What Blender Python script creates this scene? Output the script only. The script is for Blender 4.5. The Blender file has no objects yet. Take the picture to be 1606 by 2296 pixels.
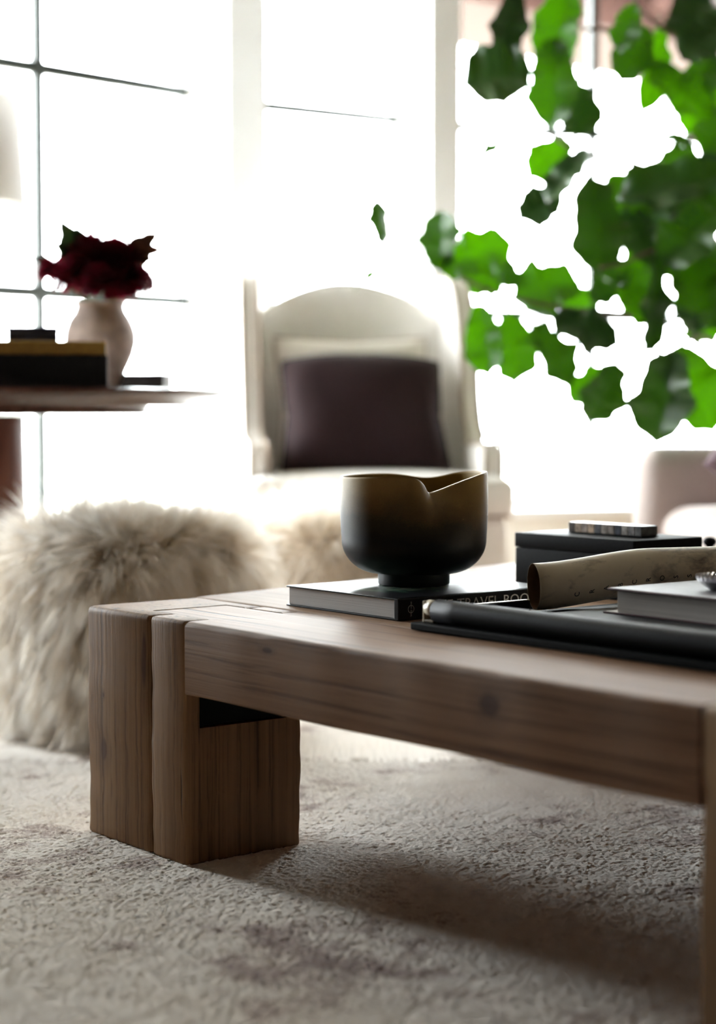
import bpy, bmesh, math, random
import numpy as np
from mathutils import Vector, Matrix

scene = bpy.context.scene
COL = scene.collection
PI = math.pi

# ------------------------------------------------------------------ camera
F_PX, HORIZON, CAM_Z = 4000.0, 940.0, 0.6587
PITCH = math.atan((1148 - HORIZON) / F_PX)
cam_data = bpy.data.cameras.new('camera')
cam = bpy.data.objects.new('camera', cam_data)
COL.objects.link(cam)
cam.location = (0, 0, CAM_Z)
cam.rotation_euler = (PI / 2 - PITCH, 0, 0)
cam_data.sensor_fit = 'VERTICAL'
cam_data.sensor_height = 36.0
cam_data.sensor_width = 36.0
cam_data.lens = F_PX / 2296 * 36.0
cam_data.clip_start = 0.05
cam_data.dof.use_dof = True
cam_data.dof.focus_distance = 2.72
cam_data.dof.aperture_fstop = 1.85
scene.camera = cam

# ------------------------------------------------------------------ sky (bright overcast)
world = bpy.data.worlds.new('overcast_sky')
scene.world = world
world.use_nodes = True
bg = world.node_tree.nodes['Background']
bg.inputs['Color'].default_value = (0.93, 0.96, 1.0, 1)
bg.inputs['Strength'].default_value = 1.0

vs = scene.view_settings
vs.view_transform = 'Standard'
vs.look = 'None'
vs.gamma = 1.0
vs.use_curve_mapping = False
vs.exposure = 5.85
scene.display_settings.display_device = 'sRGB'
cy = scene.cycles
cy.use_denoising = True
cy.max_bounces = 10
cy.diffuse_bounces = 5
cy.use_adaptive_sampling = True
cy.adaptive_threshold = 0.02
cy.glossy_bounces = 4
cy.transmission_bounces = 6
cy.transparent_max_bounces = 16
cy.sample_clamp_indirect = 6.0
cy.caustics_reflective = False
cy.caustics_refractive = False


def at(px, py, Y):
    """point of the place seen at pixel (px, py) at the distance Y in front of the camera"""
    c, s = math.cos(PITCH), math.sin(PITCH)
    a, b = (px - 803) / F_PX, -(py - 1148) / F_PX
    d = Vector((a, c + b * s, -s + b * c))
    return Vector((0, 0, CAM_Z)) + d * (Y / d.y)


# ------------------------------------------------------------------ materials
def new_mat(name):
    m = bpy.data.materials.new(name)
    m.use_nodes = True
    nt = m.node_tree
    return m, nt, nt.nodes['Principled BSDF']


def ramp(nt, stops):
    r = nt.nodes.new('ShaderNodeValToRGB')
    el = r.color_ramp.elements
    while len(el) < len(stops):
        el.new(0.5)
    for e, (p, c) in zip(el, stops):
        e.position = p
        e.color = (*c, 1) if len(c) == 3 else c
    return r


def coords(nt, scale=(1, 1, 1), loc=(0, 0, 0), kind='Object'):
    tc = nt.nodes.new('ShaderNodeTexCoord')
    mp = nt.nodes.new('ShaderNodeMapping')
    mp.inputs['Scale'].default_value = scale
    mp.inputs['Location'].default_value = loc
    nt.links.new(tc.outputs[kind], mp.inputs['Vector'])
    return mp.outputs['Vector']


def noise(nt, vec, scale, detail=4, rough=0.55, dist=0.0):
    n = nt.nodes.new('ShaderNodeTexNoise')
    n.inputs['Scale'].default_value = scale
    n.inputs['Detail'].default_value = detail
    n.inputs['Roughness'].default_value = rough
    n.inputs['Distortion'].default_value = dist
    nt.links.new(vec, n.inputs['Vector'])
    return n.outputs['Fac']


def mixc(nt, fac, a, b, mode='MIX'):
    m = nt.nodes.new('ShaderNodeMix')
    m.data_type = 'RGBA'
    m.blend_type = mode
    for sock, v in ((m.inputs['Factor'], fac), (m.inputs[6], a), (m.inputs[7], b)):
        if isinstance(v, (int, float)):
            sock.default_value = v
        elif isinstance(v, tuple):
            sock.default_value = (*v, 1) if len(v) == 3 else v
        else:
            nt.links.new(v, sock)
    return m.outputs[2]


def math_(nt, op, a, b=0.0, clamp=False):
    m = nt.nodes.new('ShaderNodeMath')
    m.operation = op
    m.use_clamp = clamp
    for i, v in enumerate((a, b)):
        if isinstance(v, (int, float)):
            m.inputs[i].default_value = v
        else:
            nt.links.new(v, m.inputs[i])
    return m.outputs[0]


def bump(nt, bsdf, height, strength=0.3, dist=0.002):
    b = nt.nodes.new('ShaderNodeBump')
    b.inputs['Strength'].default_value = strength
    b.inputs['Distance'].default_value = dist
    nt.links.new(height, b.inputs['Height'])
    nt.links.new(b.outputs['Normal'], bsdf.inputs['Normal'])


def simple(name, col, rough=0.6, var=0.12, scale=30.0, spec=0.5, bmp=0.0, metal=0.0, stretch=(1, 1, 1), coat=0.0):
    m, nt, b = new_mat(name)
    v = coords(nt, stretch)
    n = noise(nt, v, scale, 5)
    dark = tuple(c * (1 - var) for c in col)
    lite = tuple(min(1, c * (1 + var)) for c in col)
    r = ramp(nt, [(0.3, dark), (0.7, lite)])
    nt.links.new(n, r.inputs['Fac'])
    nt.links.new(r.outputs['Color'], b.inputs['Base Color'])
    b.inputs['Roughness'].default_value = rough
    b.inputs['Specular IOR Level'].default_value = spec
    b.inputs['Metallic'].default_value = metal
    b.inputs['Coat Weight'].default_value = coat
    if bmp:
        bump(nt, b, n, bmp, 0.002)
    return m


def fabric(name, col, scale=260.0, var=0.15, bmp=0.35, sheen=0.25):
    m, nt, b = new_mat(name)
    v = coords(nt)
    big = noise(nt, v, 7, 4)
    fine = noise(nt, v, scale, 2)
    c1 = mixc(nt, big, tuple(c * (1 - var) for c in col), tuple(min(1, c * (1 + var * .5)) for c in col))
    r = ramp(nt, [(0.3, (0.82,) * 3), (0.7, (1.0,) * 3)])
    nt.links.new(fine, r.inputs['Fac'])
    c2 = mixc(nt, 1.0, c1, r.outputs['Color'], 'MULTIPLY')
    nt.links.new(c2, b.inputs['Base Color'])
    b.inputs['Roughness'].default_value = 0.9
    b.inputs['Sheen Weight'].default_value = sheen
    b.inputs['Specular IOR Level'].default_value = 0.2
    bump(nt, b, fine, bmp, 0.001)
    return m


def wood(name, axis, c_dark, c_mid, c_lite, knots=(), rough=0.6, seed=0.0, streak=None, cracks=1.0):
    """sawn reclaimed timber; grain runs along the given object axis"""
    m, nt, b = new_mat(name)
    st = [9.0, 9.0, 9.0]
    st[axis] = 0.55
    v = coords(nt, tuple(st), (seed, seed * 1.7, seed * .6))
    broad = noise(nt, v, 1.0, 3, 0.5, 0.6)
    st2 = [115.0, 115.0, 115.0]
    st2[axis] = 1.6
    v2 = coords(nt, tuple(st2), (seed, 0, seed))
    grain = noise(nt, v2, 1.0, 5, 0.65, 0.3)
    r = ramp(nt, [(0.25, c_dark), (0.5, c_mid), (0.78, c_lite)])
    nt.links.new(broad, r.inputs['Fac'])
    g = ramp(nt, [(0.32, (0.40, 0.36, 0.33)), (0.47, (0.86, 0.85, 0.84)), (0.66, (1.0, 1.0, 1.0))])
    nt.links.new(grain, g.inputs['Fac'])
    col = mixc(nt, 1.0, r.outputs['Color'], g.outputs['Color'], 'MULTIPLY')
    # fine dark checks along the grain
    st3 = [34.0, 34.0, 34.0]
    st3[axis] = 1.3
    v3 = coords(nt, tuple(st3), (seed * 3, seed, 4.0))
    ck = noise(nt, v3, 1.0, 2, 0.5, 0.1)
    ckr = ramp(nt, [(0.0, (1, 1, 1)), (0.275, (1, 1, 1)), (0.31, (0, 0, 0))])
    nt.links.new(ck, ckr.inputs['Fac'])
    ckm = math_(nt, 'MULTIPLY', ckr.outputs['Color'], 0.75 * cracks)
    col = mixc(nt, ckm, col, tuple(c * 0.22 for c in c_dark))
    tc = nt.nodes.new('ShaderNodeTexCoord')
    for (kp, kr, ks) in knots:
        mp = nt.nodes.new('ShaderNodeMapping')
        mp.vector_type = 'POINT'
        sc = [1.0, 1.0, 1.0]
        sc[axis] = ks
        mp.inputs['Scale'].default_value = sc
        mp.inputs['Location'].default_value = tuple(-k * s for k, s in zip(kp, sc))
        nt.links.new(tc.outputs['Object'], mp.inputs['Vector'])
        ln = nt.nodes.new('ShaderNodeVectorMath')
        ln.operation = 'LENGTH'
        nt.links.new(mp.outputs['Vector'], ln.inputs[0])
        d = math_(nt, 'DIVIDE', ln.outputs['Value'], kr)
        d = math_(nt, 'ADD', d, math_(nt, 'MULTIPLY', math_(nt, 'SUBTRACT', broad, 0.5), 0.5))
        kr_ = ramp(nt, [(0.0, (1, 1, 1)), (0.30, (0.95,) * 3), (0.42, (0.35,) * 3), (1.0, (0, 0, 0))])
        nt.links.new(d, kr_.inputs['Fac'])
        col = mixc(nt, math_(nt, 'MULTIPLY', kr_.outputs['Color'], 0.88), col, (0.060, 0.022, 0.010))
    nt.links.new(col, b.inputs['Base Color'])
    b.inputs['Roughness'].default_value = rough
    b.inputs['Specular IOR Level'].default_value = 0.2
    h = math_(nt, 'ADD', math_(nt, 'MULTIPLY', grain, 0.8), math_(nt, 'MULTIPLY', broad, 0.6))
    h = math_(nt, 'SUBTRACT', h, math_(nt, 'MULTIPLY', ckm, 1.2))
    bump(nt, b, h, 0.5, 0.0022)
    return m


def thin_glass(name):
    m = bpy.data.materials.new(name)
    m.use_nodes = True
    nt = m.node_tree
    nt.nodes.remove(nt.nodes['Principled BSDF'])
    out = nt.nodes['Material Output']
    t = nt.nodes.new('ShaderNodeBsdfTransparent')
    t.inputs['Color'].default_value = (0.97, 0.985, 0.975, 1)
    g = nt.nodes.new('ShaderNodeBsdfGlossy')
    g.inputs['Roughness'].default_value = 0.02
    mx = nt.nodes.new('ShaderNodeMixShader')
    mx.inputs['Fac'].default_value = 0.05
    nt.links.new(t.outputs[0], mx.inputs[1])
    nt.links.new(g.outputs[0], mx.inputs[2])
    nt.links.new(mx.outputs[0], out.inputs['Surface'])
    return m


def leafy(name, c_dark, c_lite, trans, tmix=0.55, rough=0.35, spec=0.5):
    m, nt, b = new_mat(name)
    out = nt.nodes['Material Output']
    v = coords(nt)
    n = noise(nt, v, 9, 4)
    oi = nt.nodes.new('ShaderNodeObjectInfo')
    f = math_(nt, 'ADD', math_(nt, 'MULTIPLY', n, 0.6), math_(nt, 'MULTIPLY', oi.outputs['Random'], 0.5), True)
    c = mixc(nt, f, c_dark, c_lite)
    nt.links.new(c, b.inputs['Base Color'])
    b.inputs['Roughness'].default_value = rough
    b.inputs['Specular IOR Level'].default_value = spec
    tr = nt.nodes.new('ShaderNodeBsdfTranslucent')
    vein = noise(nt, coords(nt, (26, 5, 5)), 1.0, 3)
    tcol = mixc(nt, vein, tuple(x * 0.6 for x in trans), trans)
    nt.links.new(tcol, tr.inputs['Color'])
    mx = nt.nodes.new('ShaderNodeMixShader')
    nt.links.new(math_(nt, 'ADD', math_(nt, 'MULTIPLY', oi.outputs['Random'], tmix * 1.15), tmix * 0.12), mx.inputs['Fac'])
    nt.links.new(b.outputs[0], mx.inputs[1])
    nt.links.new(tr.outputs[0], mx.inputs[2])
    nt.links.new(mx.outputs[0], out.inputs['Surface'])
    bump(nt, b, n, 0.2, 0.003)
    return m


M = {}
M['wall'] = simple('painted_wall', (0.74, 0.71, 0.66), 0.85, 0.03, 6, 0.2)
M['ceiling'] = simple('ceiling_paint', (0.24, 0.215, 0.19), 0.9, 0.02, 5, 0.2)  # even tone, lowered so the ceiling bounces less light
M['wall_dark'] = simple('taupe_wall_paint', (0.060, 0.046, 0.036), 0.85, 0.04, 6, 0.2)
M['trim'] = simple('white_trim_paint', (0.79, 0.80, 0.81), 0.45, 0.02, 8, 0.4)
M['floor'] = wood('oak_floor', 0, (0.30, 0.21, 0.14), (0.44, 0.33, 0.23), (0.55, 0.43, 0.31), rough=0.5)
M['muntin'] = simple('dark_muntin_metal', (0.035, 0.045, 0.04), 0.5, 0.2, 40)
M['slot_black'] = simple('slot_black', (0.006, 0.006, 0.006), 0.7, 0.2, 40, 0.1)
M['glass'] = thin_glass('window_glass')
M['lawn'] = simple('lawn', (0.42, 0.425, 0.37), 0.95, 0.3, 1.5, 0.1)
M['eave_wood'] = simple('eave_timber', (0.042, 0.019, 0.0145), 0.8, 0.2, 4, 0.2, stretch=(1, 8, 8))
M['leg_wood'] = wood('leg_timber', 2, (0.165, 0.083, 0.034), (0.235, 0.126, 0.055), (0.30, 0.172, 0.081),
                     knots=[((-0.238, 0.0, 0.135), 0.030, 0.5), ((-0.236, 0.0, 0.222), 0.008, 0.6), ((-0.115, 0.0, 0.29), 0.018, 0.16)], seed=2.3)
M['beam_wood'] = wood('beam_timber', 0, (0.20, 0.108, 0.058), (0.285, 0.163, 0.093), (0.355, 0.220, 0.135),
                      knots=[((0.665, 0.0, 0.318), 0.034, 0.75), ((0.21, 0.0, 0.338), 0.009, 0.35)], seed=5.1)
M['plank_wood'] = wood('plank_timber', 0, (0.18, 0.10, 0.055), (0.285, 0.175, 0.105), (0.37, 0.245, 0.16), seed=8.4)
M['post_wood'] = wood('post_timber', 2, (0.17, 0.09, 0.036), (0.28, 0.16, 0.07), (0.36, 0.22, 0.10), seed=11.0)

# ------------------------------------------------------------------ mesh helpers
def tag(o, label=None, cat=None, group=None, kind=None):
    if label: o['label'] = label
    if cat: o['category'] = cat
    if group: o['group'] = group
    if kind: o['kind'] = kind
    return o


def empty(name, loc=(0, 0, 0), rz=0.0, parent=None):
    o = bpy.data.objects.new(name, None)
    o.empty_display_size = 0.05
    COL.objects.link(o)
    o.location = loc
    o.rotation_euler = (0, 0, rz)
    o.parent = parent
    return o


def link(name, me, mat, parent=None, smooth=False, loc=None, rot=None):
    o = bpy.data.objects.new(name, me)
    COL.objects.link(o)
    if mat is not None:
        me.materials.append(mat)
    if smooth:
        me.polygons.foreach_set('use_smooth', [True] * len(me.polygons))
    o.parent = parent
    if loc is not None: o.location = loc
    if rot is not None: o.rotation_euler = rot
    return o


def from_py(name, v, f, mat, parent=None, smooth=True, **k):
    me = bpy.data.meshes.new(name)
    me.from_pydata([tuple(p) for p in v], [], f)
    me.update()
    return link(name, me, mat, parent, smooth, **k)


def from_bm(name, bm, mat, parent=None, smooth=False, **k):
    me = bpy.data.meshes.new(name)
    bmesh.ops.recalc_face_normals(bm, faces=bm.faces[:])
    bm.to_mesh(me)
    bm.free()
    return link(name, me, mat, parent, smooth, **k)


def bm_box(bm, x, y, z, bev=0.0, seg=2):
    r = bmesh.ops.create_cube(bm, size=1.0)
    vs_ = r['verts']
    for v in vs_:
        v.co = Vector((x[0] + (v.co.x + .5) * (x[1] - x[0]), y[0] + (v.co.y + .5) * (y[1] - y[0]), z[0] + (v.co.z + .5) * (z[1] - z[0])))
    if bev > 0:
        es = list({e for v in vs_ for e in v.link_edges})
        bmesh.ops.bevel(bm, geom=es, offset=bev, segments=seg, affect='EDGES', profile=0.5, clamp_overlap=True)


def box(name, x, y, z, mat, parent=None, bev=0.003, seg=2, smooth=False, **k):
    bm = bmesh.new()
    bm_box(bm, x, y, z, bev, seg)
    return from_bm(name, bm, mat, parent, smooth, **k)


def slab(name, outline, t0, t1, mat, parent=None, bev=0.01, seg=3, xf=None, smooth=True):
    """prism of an outline [(a, b)...] between t0 and t1; local axes a->x, b->z, t->y; xf maps every point"""
    bm = bmesh.new()
    f0 = [bm.verts.new((a, t0, b)) for a, b in outline]
    f1 = [bm.verts.new((a, t1, b)) for a, b in outline]
    n = len(outline)
    bm.faces.new(f0)
    bm.faces.new(f1[::-1])
    for i in range(n):
        bm.faces.new((f0[i], f1[i], f1[(i + 1) % n], f0[(i + 1) % n]))
    bmesh.ops.recalc_face_normals(bm, faces=bm.faces[:])
    if bev > 0:
        es = [e for e in bm.edges if (e.verts[0].co.y == e.verts[1].co.y)]
        bmesh.ops.bevel(bm, geom=es, offset=bev, segments=seg, affect='EDGES', profile=0.5, clamp_overlap=True)
    if xf:
        for v in bm.verts:
            v.co = Vector(xf(v.co))
    o = from_bm(name, bm, mat, parent, smooth)
    if smooth:
        soft(o)
    return o


def soft(o, ang=40):
    """flat shading stays across sharp edges"""
    me = o.data
    bm = bmesh.new()
    bm.from_mesh(me)
    for e in bm.edges:
        if len(e.link_faces) == 2 and e.calc_face_angle(0) > math.radians(ang):
            e.smooth = False
    bm.to_mesh(me)
    bm.free()
    return o


def lathe(name, prof, mat, parent=None, n=48, **k):
    v, f = [], []
    for (r, z) in prof:
        for i in range(n):
            a = 2 * PI * i / n
            v.append((r * math.cos(a), r * math.sin(a), z))
    for j in range(len(prof) - 1):
        for i in range(n):
            f.append((j * n + i, j * n + (i + 1) % n, (j + 1) * n + (i + 1) % n, (j + 1) * n + i))
    f.append(tuple(range(n))[::-1])
    f.append(tuple((len(prof) - 1) * n + i for i in range(n)))
    o = from_py(name, v, f, mat, parent, True, **k)
    return soft(o, 50)


def tube_geo(pts, rad, n=8):
    pts = [Vector(p) for p in pts]
    v, f = [], []
    up = Vector((0, 0, 1))
    for i, p in enumerate(pts):
        d = (pts[min(i + 1, len(pts) - 1)] - pts[max(i - 1, 0)]).normalized()
        a = d.cross(up)
        if a.length < 1e-4: a = d.cross(Vector((1, 0, 0)))
        a.normalize()
        b = d.cross(a)
        r = rad[i] if isinstance(rad, (list, tuple)) else rad
        for k in range(n):
            t = 2 * PI * k / n
            v.append(p + a * (r * math.cos(t)) + b * (r * math.sin(t)))
    for i in range(len(pts) - 1):
        for k in range(n):
            f.append((i * n + k, i * n + (k + 1) % n, (i + 1) * n + (k + 1) % n, (i + 1) * n + k))
    f.append(tuple(range(n))[::-1])
    f.append(tuple((len(pts) - 1) * n + k for k in range(n)))
    return v, f


def tube(name, pts, rad, mat, parent=None, n=8):
    v, f = tube_geo(pts, rad, n)
    return from_py(name, v, f, mat, parent, True)


def catmull(pts, per=8):
    P = [Vector(p) for p in pts]
    out = []
    for i in range(len(P) - 1):
        p0, p1, p2, p3 = P[max(i - 1, 0)], P[i], P[i + 1], P[min(i + 2, len(P) - 1)]
        for k in range(per):
            t = k / per
            out.append(0.5 * ((2 * p1) + (p2 - p0) * t + (2 * p0 - 5 * p1 + 4 * p2 - p3) * t * t + (3 * p1 - p0 - 3 * p2 + p3) * t ** 3))
    out.append(P[-1])
    return out


def cut(o, x, y, z):
    """saw a box-shaped mortise out of a part"""
    bm = bmesh.new()
    bm_box(bm, x, y, z)
    me = bpy.data.meshes.new('cutter')
    bmesh.ops.recalc_face_normals(bm, faces=bm.faces[:])
    bm.to_mesh(me)
    bm.free()
    c = bpy.data.objects.new('cutter', me)
    COL.objects.link(c)
    md = o.modifiers.new('cut', 'BOOLEAN')
    md.operation = 'DIFFERENCE'
    md.object = c
    md.solver = 'EXACT'
    mw = o.parent.matrix_world.copy() if o.parent else Matrix()
    bpy.context.view_layer.update()
    c.matrix_world = o.matrix_world
    bpy.context.view_layer.update()
    dg = bpy.context.evaluated_depsgraph_get()
    new = bpy.data.meshes.new_from_object(o.evaluated_get(dg))
    o.modifiers.clear()
    o.data = new
    bpy.data.objects.remove(c)
    return o


def text_mesh(txt, size, extrude=0.0002):
    cu = bpy.data.curves.new('lettering', 'FONT')
    cu.body = txt
    cu.size = size
    cu.extrude = extrude
    cu.resolution_u = 3
    cu.align_x = 'CENTER'
    cu.align_y = 'CENTER'
    o = bpy.data.objects.new('lettering', cu)
    COL.objects.link(o)
    bpy.context.view_layer.update()
    dg = bpy.context.evaluated_depsgraph_get()
    me = bpy.data.meshes.new_from_object(o.evaluated_get(dg))
    bpy.data.objects.remove(o)
    return me


rng = random.Random(7)
nrg = np.random.default_rng(11)

# ================================================================== THE ROOM
floor = box('floor', (-4.2, 4.2), (-3.2, 8.0), (-0.14, -0.012), M['floor'], bev=0)
tag(floor, 'oak floor under the rug', 'floor', kind='structure')
ceiling = box('ceiling', (-4.2, 4.2), (-3.2, 8.0), (3.12, 3.22), M['ceiling'], bev=0)
tag(ceiling, 'darkened ceiling above the bow windows', 'ceiling', kind='structure')

SILL, TOPZ = 0.372, 2.98
BARS = [1.03, 1.682, 2.334]
REVEAL = 0.20
# bow windows: glass line from left end to right end, columns of panes
WIN = [((-1.93, 4.06), (-1.62, 4.55), 1), ((-1.335, 4.872), (-0.539, 5.66), 2),
       ((-0.392, 5.839), (0.134, 6.17), 1), ((0.283, 6.272), (1.40, 6.66), 2), ((1.62, 6.74), (2.75, 6.88), 2)]  # last window is unseen, added to light the right side
inner = []
for i, (p0, p1, nc) in enumerate(WIN):
    a, b = Vector((*p0, 0)), Vector((*p1, 0))
    L = (b - a).length
    s = (b - a) / L
    ang = math.atan2(s.y, s.x)
    w = empty('window_%d' % (i + 1), a, ang)          # local x along the glass, local y outwards
    tag(w, None, None, kind='structure')
    tag(w, ['tall window left of the table lamp', 'two-column window behind the round table and flowers',
            'single-column window behind the wing chair', 'two-column window behind the fig tree', 'unseen window far right of the fig tree, added for light'][i], 'window')
    fw = 0.045
    box('bottom_rail', (0, L), (-0.03, 0.03), (SILL - 0.05, SILL), M['trim'], w, 0.004)
    box('top_rail', (0, L), (-0.03, 0.03), (TOPZ, TOPZ + 0.05), M['trim'], w, 0.004)
    box('stile', (-0.03, 0.0), (-0.03, 0.03), (SILL - 0.05, TOPZ + 0.05), M['trim'], w, 0.004)
    box('stile', (L, L + 0.03), (-0.03, 0.03), (SILL - 0.05, TOPZ + 0.05), M['trim'], w, 0.004)
    # moulded jamb on the right hand reveal
    box('jamb_bead', (L - 0.012, L + 0.02), (-0.075, -0.045), (SILL, TOPZ), M['trim'], w, 0.008, 3)
    box('jamb_bead', (L - 0.004, L + 0.02), (-0.135, -0.095), (SILL, TOPZ), M['trim'], w, 0.008, 3)
    xs = [L * k / nc for k in range(nc + 1)]
    zs = [SILL] + BARS + [TOPZ]
    for k in range(1, nc):
        box('muntin', (xs[k] - 0.017, xs[k] + 0.017), (-0.014, 0.014), (SILL, TOPZ), M['muntin'], w, 0.003)
    for z in BARS:
        box('muntin', (0, L), (-0.013, 0.013), (z - 0.0185, z + 0.0185), M['muntin'], w, 0.003)
    for k in range(nc):
        for j in range(len(zs) - 1):
            box('pane', (xs[k] + 0.001, xs[k + 1] - 0.001), (-0.002, 0.002), (zs[j] + 0.001, zs[j + 1] - 0.001), M['glass'], w, 0)
    # sill board and the wall pieces below and above
    box('sill_board', (-0.02, L + 0.02), (-REVEAL - 0.03, -0.03), (SILL - 0.052, SILL - 0.022), M['trim'], w, 0.006, 3)
    wb = box('wall_bow_%d' % (i + 1), (-0.03, L + 0.03), (-REVEAL, 0.05), (-0.14, SILL - 0.054), M['wall'], None, 0, loc=a, rot=(0, 0, ang))
    tag(wb, ['wall under window left of the lamp', 'wall under window behind the round table', 'wall under window behind the wing chair',
             'pale wall under window behind the fig tree', 'wall under the added far right window'][i], 'wall', kind='structure')
    wt = box('wall_header_%d' % (i + 1), (-0.03, L + 0.03), (-REVEAL, 0.05), (TOPZ + 0.05, 3.12), M['wall'], None, 0, loc=a, rot=(0, 0, ang))
    tag(wt, ['wall above window left of the lamp', 'wall above window behind the round table', 'wall above window behind the wing chair',
             'wall above window behind the fig tree', 'wall above the added far right window'][i], 'wall', kind='structure')
    bs = box('baseboard_bow_%d' % (i + 1), (-0.02, L + 0.02), (-REVEAL - 0.018, -REVEAL), (-0.012, 0.12), M['trim'], None, 0.004, loc=a, rot=(0, 0, ang))
    tag(bs, None, None, kind='structure')
    n_in = Vector((s.y, -s.x, 0))
    inner.append((a, b, a + n_in * REVEAL, b + n_in * REVEAL, ang))
    # a light portal for the sky in the opening (a sampling aid, gives no light of its own)
    ld = bpy.data.lights.new('window_portal', 'AREA')
    ld.shape = 'RECTANGLE'
    ld.size, ld.size_y = L, TOPZ - SILL
    ld.cycles.is_portal = True
    lo = bpy.data.objects.new('window_portal', ld)
    COL.objects.link(lo)
    mid = (a + b) / 2 + n_in * 0.06
    lo.location = (mid.x, mid.y, (SILL + TOPZ) / 2)
    zax = -n_in
    xax = s
    yax = zax.cross(xax)
    lo.rotation_euler = Matrix((xax, yax, zax)).transposed().to_euler()


def pier(name, pts, label):
    bm = bmesh.new()
    lo_ = [bm.verts.new((p.x, p.y, -0.14)) for p in pts]
    hi_ = [bm.verts.new((p.x, p.y, 3.12)) for p in pts]
    bm.faces.new(lo_[::-1])
    bm.faces.new(hi_)
    n = len(pts)
    for k in range(n):
        bm.faces.new((lo_[k], lo_[(k + 1) % n], hi_[(k + 1) % n], hi_[k]))
    o = from_bm(name, bm, M['trim'])
    return tag(o, label, 'wall', kind='structure')


pl = ['white pier left of the lamp', 'white pier left of the wing chair',
      'white pier right of the wing chair', 'white pier right of the fig tree']
for i in range(len(inner) - 1):
    a0, b0, ai0, bi0, g0 = inner[i]
    a1, b1, ai1, bi1, g1 = inner[i + 1]
    out0 = b0 + (b0 - bi0).normalized() * 0.05
    out1 = a1 + (a1 - ai1).normalized() * 0.05
    sh0 = Vector((math.cos(g0), math.sin(g0), 0)) * 0.001
    sh1 = Vector((math.cos(g1), math.sin(g1), 0)) * 0.001
    pier('wall_pier_%d' % (i + 1), [bi0 + sh0, ai1 - sh1, out1 - sh1, out0 + sh0], pl[i])

# plain walls round the rest of the room
def wall_between(name, p, q, label, z0=-0.14, z1=3.12, th=0.15):
    p, q = Vector((*p, 0)), Vector((*q, 0))
    L = (q - p).length
    g = math.atan2(q.y - p.y, q.x - p.x)
    o = box(name, (0, L), (0, th), (z0, z1), M['wall_dark'], None, 0, loc=p, rot=(0, 0, g))
    return tag(o, label, 'wall', kind='structure')


wall_between('wall_left', (-2.45, -3.0), (-1.87, 4.06), 'plain wall on the left beside the camera')
wall_between('wall_right', (3.0, 6.9), (3.0, -3.0), 'plain wall on the right behind the armchair')
wall_between('wall_back', (3.1, -3.0), (-2.5, -3.0), 'plain wall behind the camera')
wall_between('wall_corner', (2.70, 6.72), (3.1, 6.72), 'narrow wall at the end of the bow window')

# outdoors: lawn and the timber eave seen through the upper right window
lawn = box('lawn', (-30, 30), (-8, 60), (-0.5, -0.35), M['lawn'], bev=0)
tag(lawn, 'sunlit pale green lawn outside the windows', 'lawn', kind='structure')
ev = empty('porch_eave', (0.44, 8.6, 2.675))
ev.rotation_euler = (0, math.radians(11.5), 0)
tag(ev, 'brown timber porch eave outside, seen behind the upper fig leaves', 'eave')
box('fascia_board', (0.0, 4.5), (0.0, 0.05), (0.0, 0.26), M['eave_wood'], ev, 0.008)
box('soffit_board', (0.02, 4.5), (0.052, 1.2), (0.03, 0.06), M['eave_wood'], ev, 0.004)
box('roof_slab', (-0.1, 4.6), (-0.12, 1.5), (0.262, 0.34), M['eave_wood'], ev, 0.01)
for k in range(7):
    box('rafter_tail', (0.35 + k * 0.6, 0.43 + k * 0.6), (-0.11, -0.002), (0.10, 0.26), M['eave_wood'], ev, 0.006)

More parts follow.
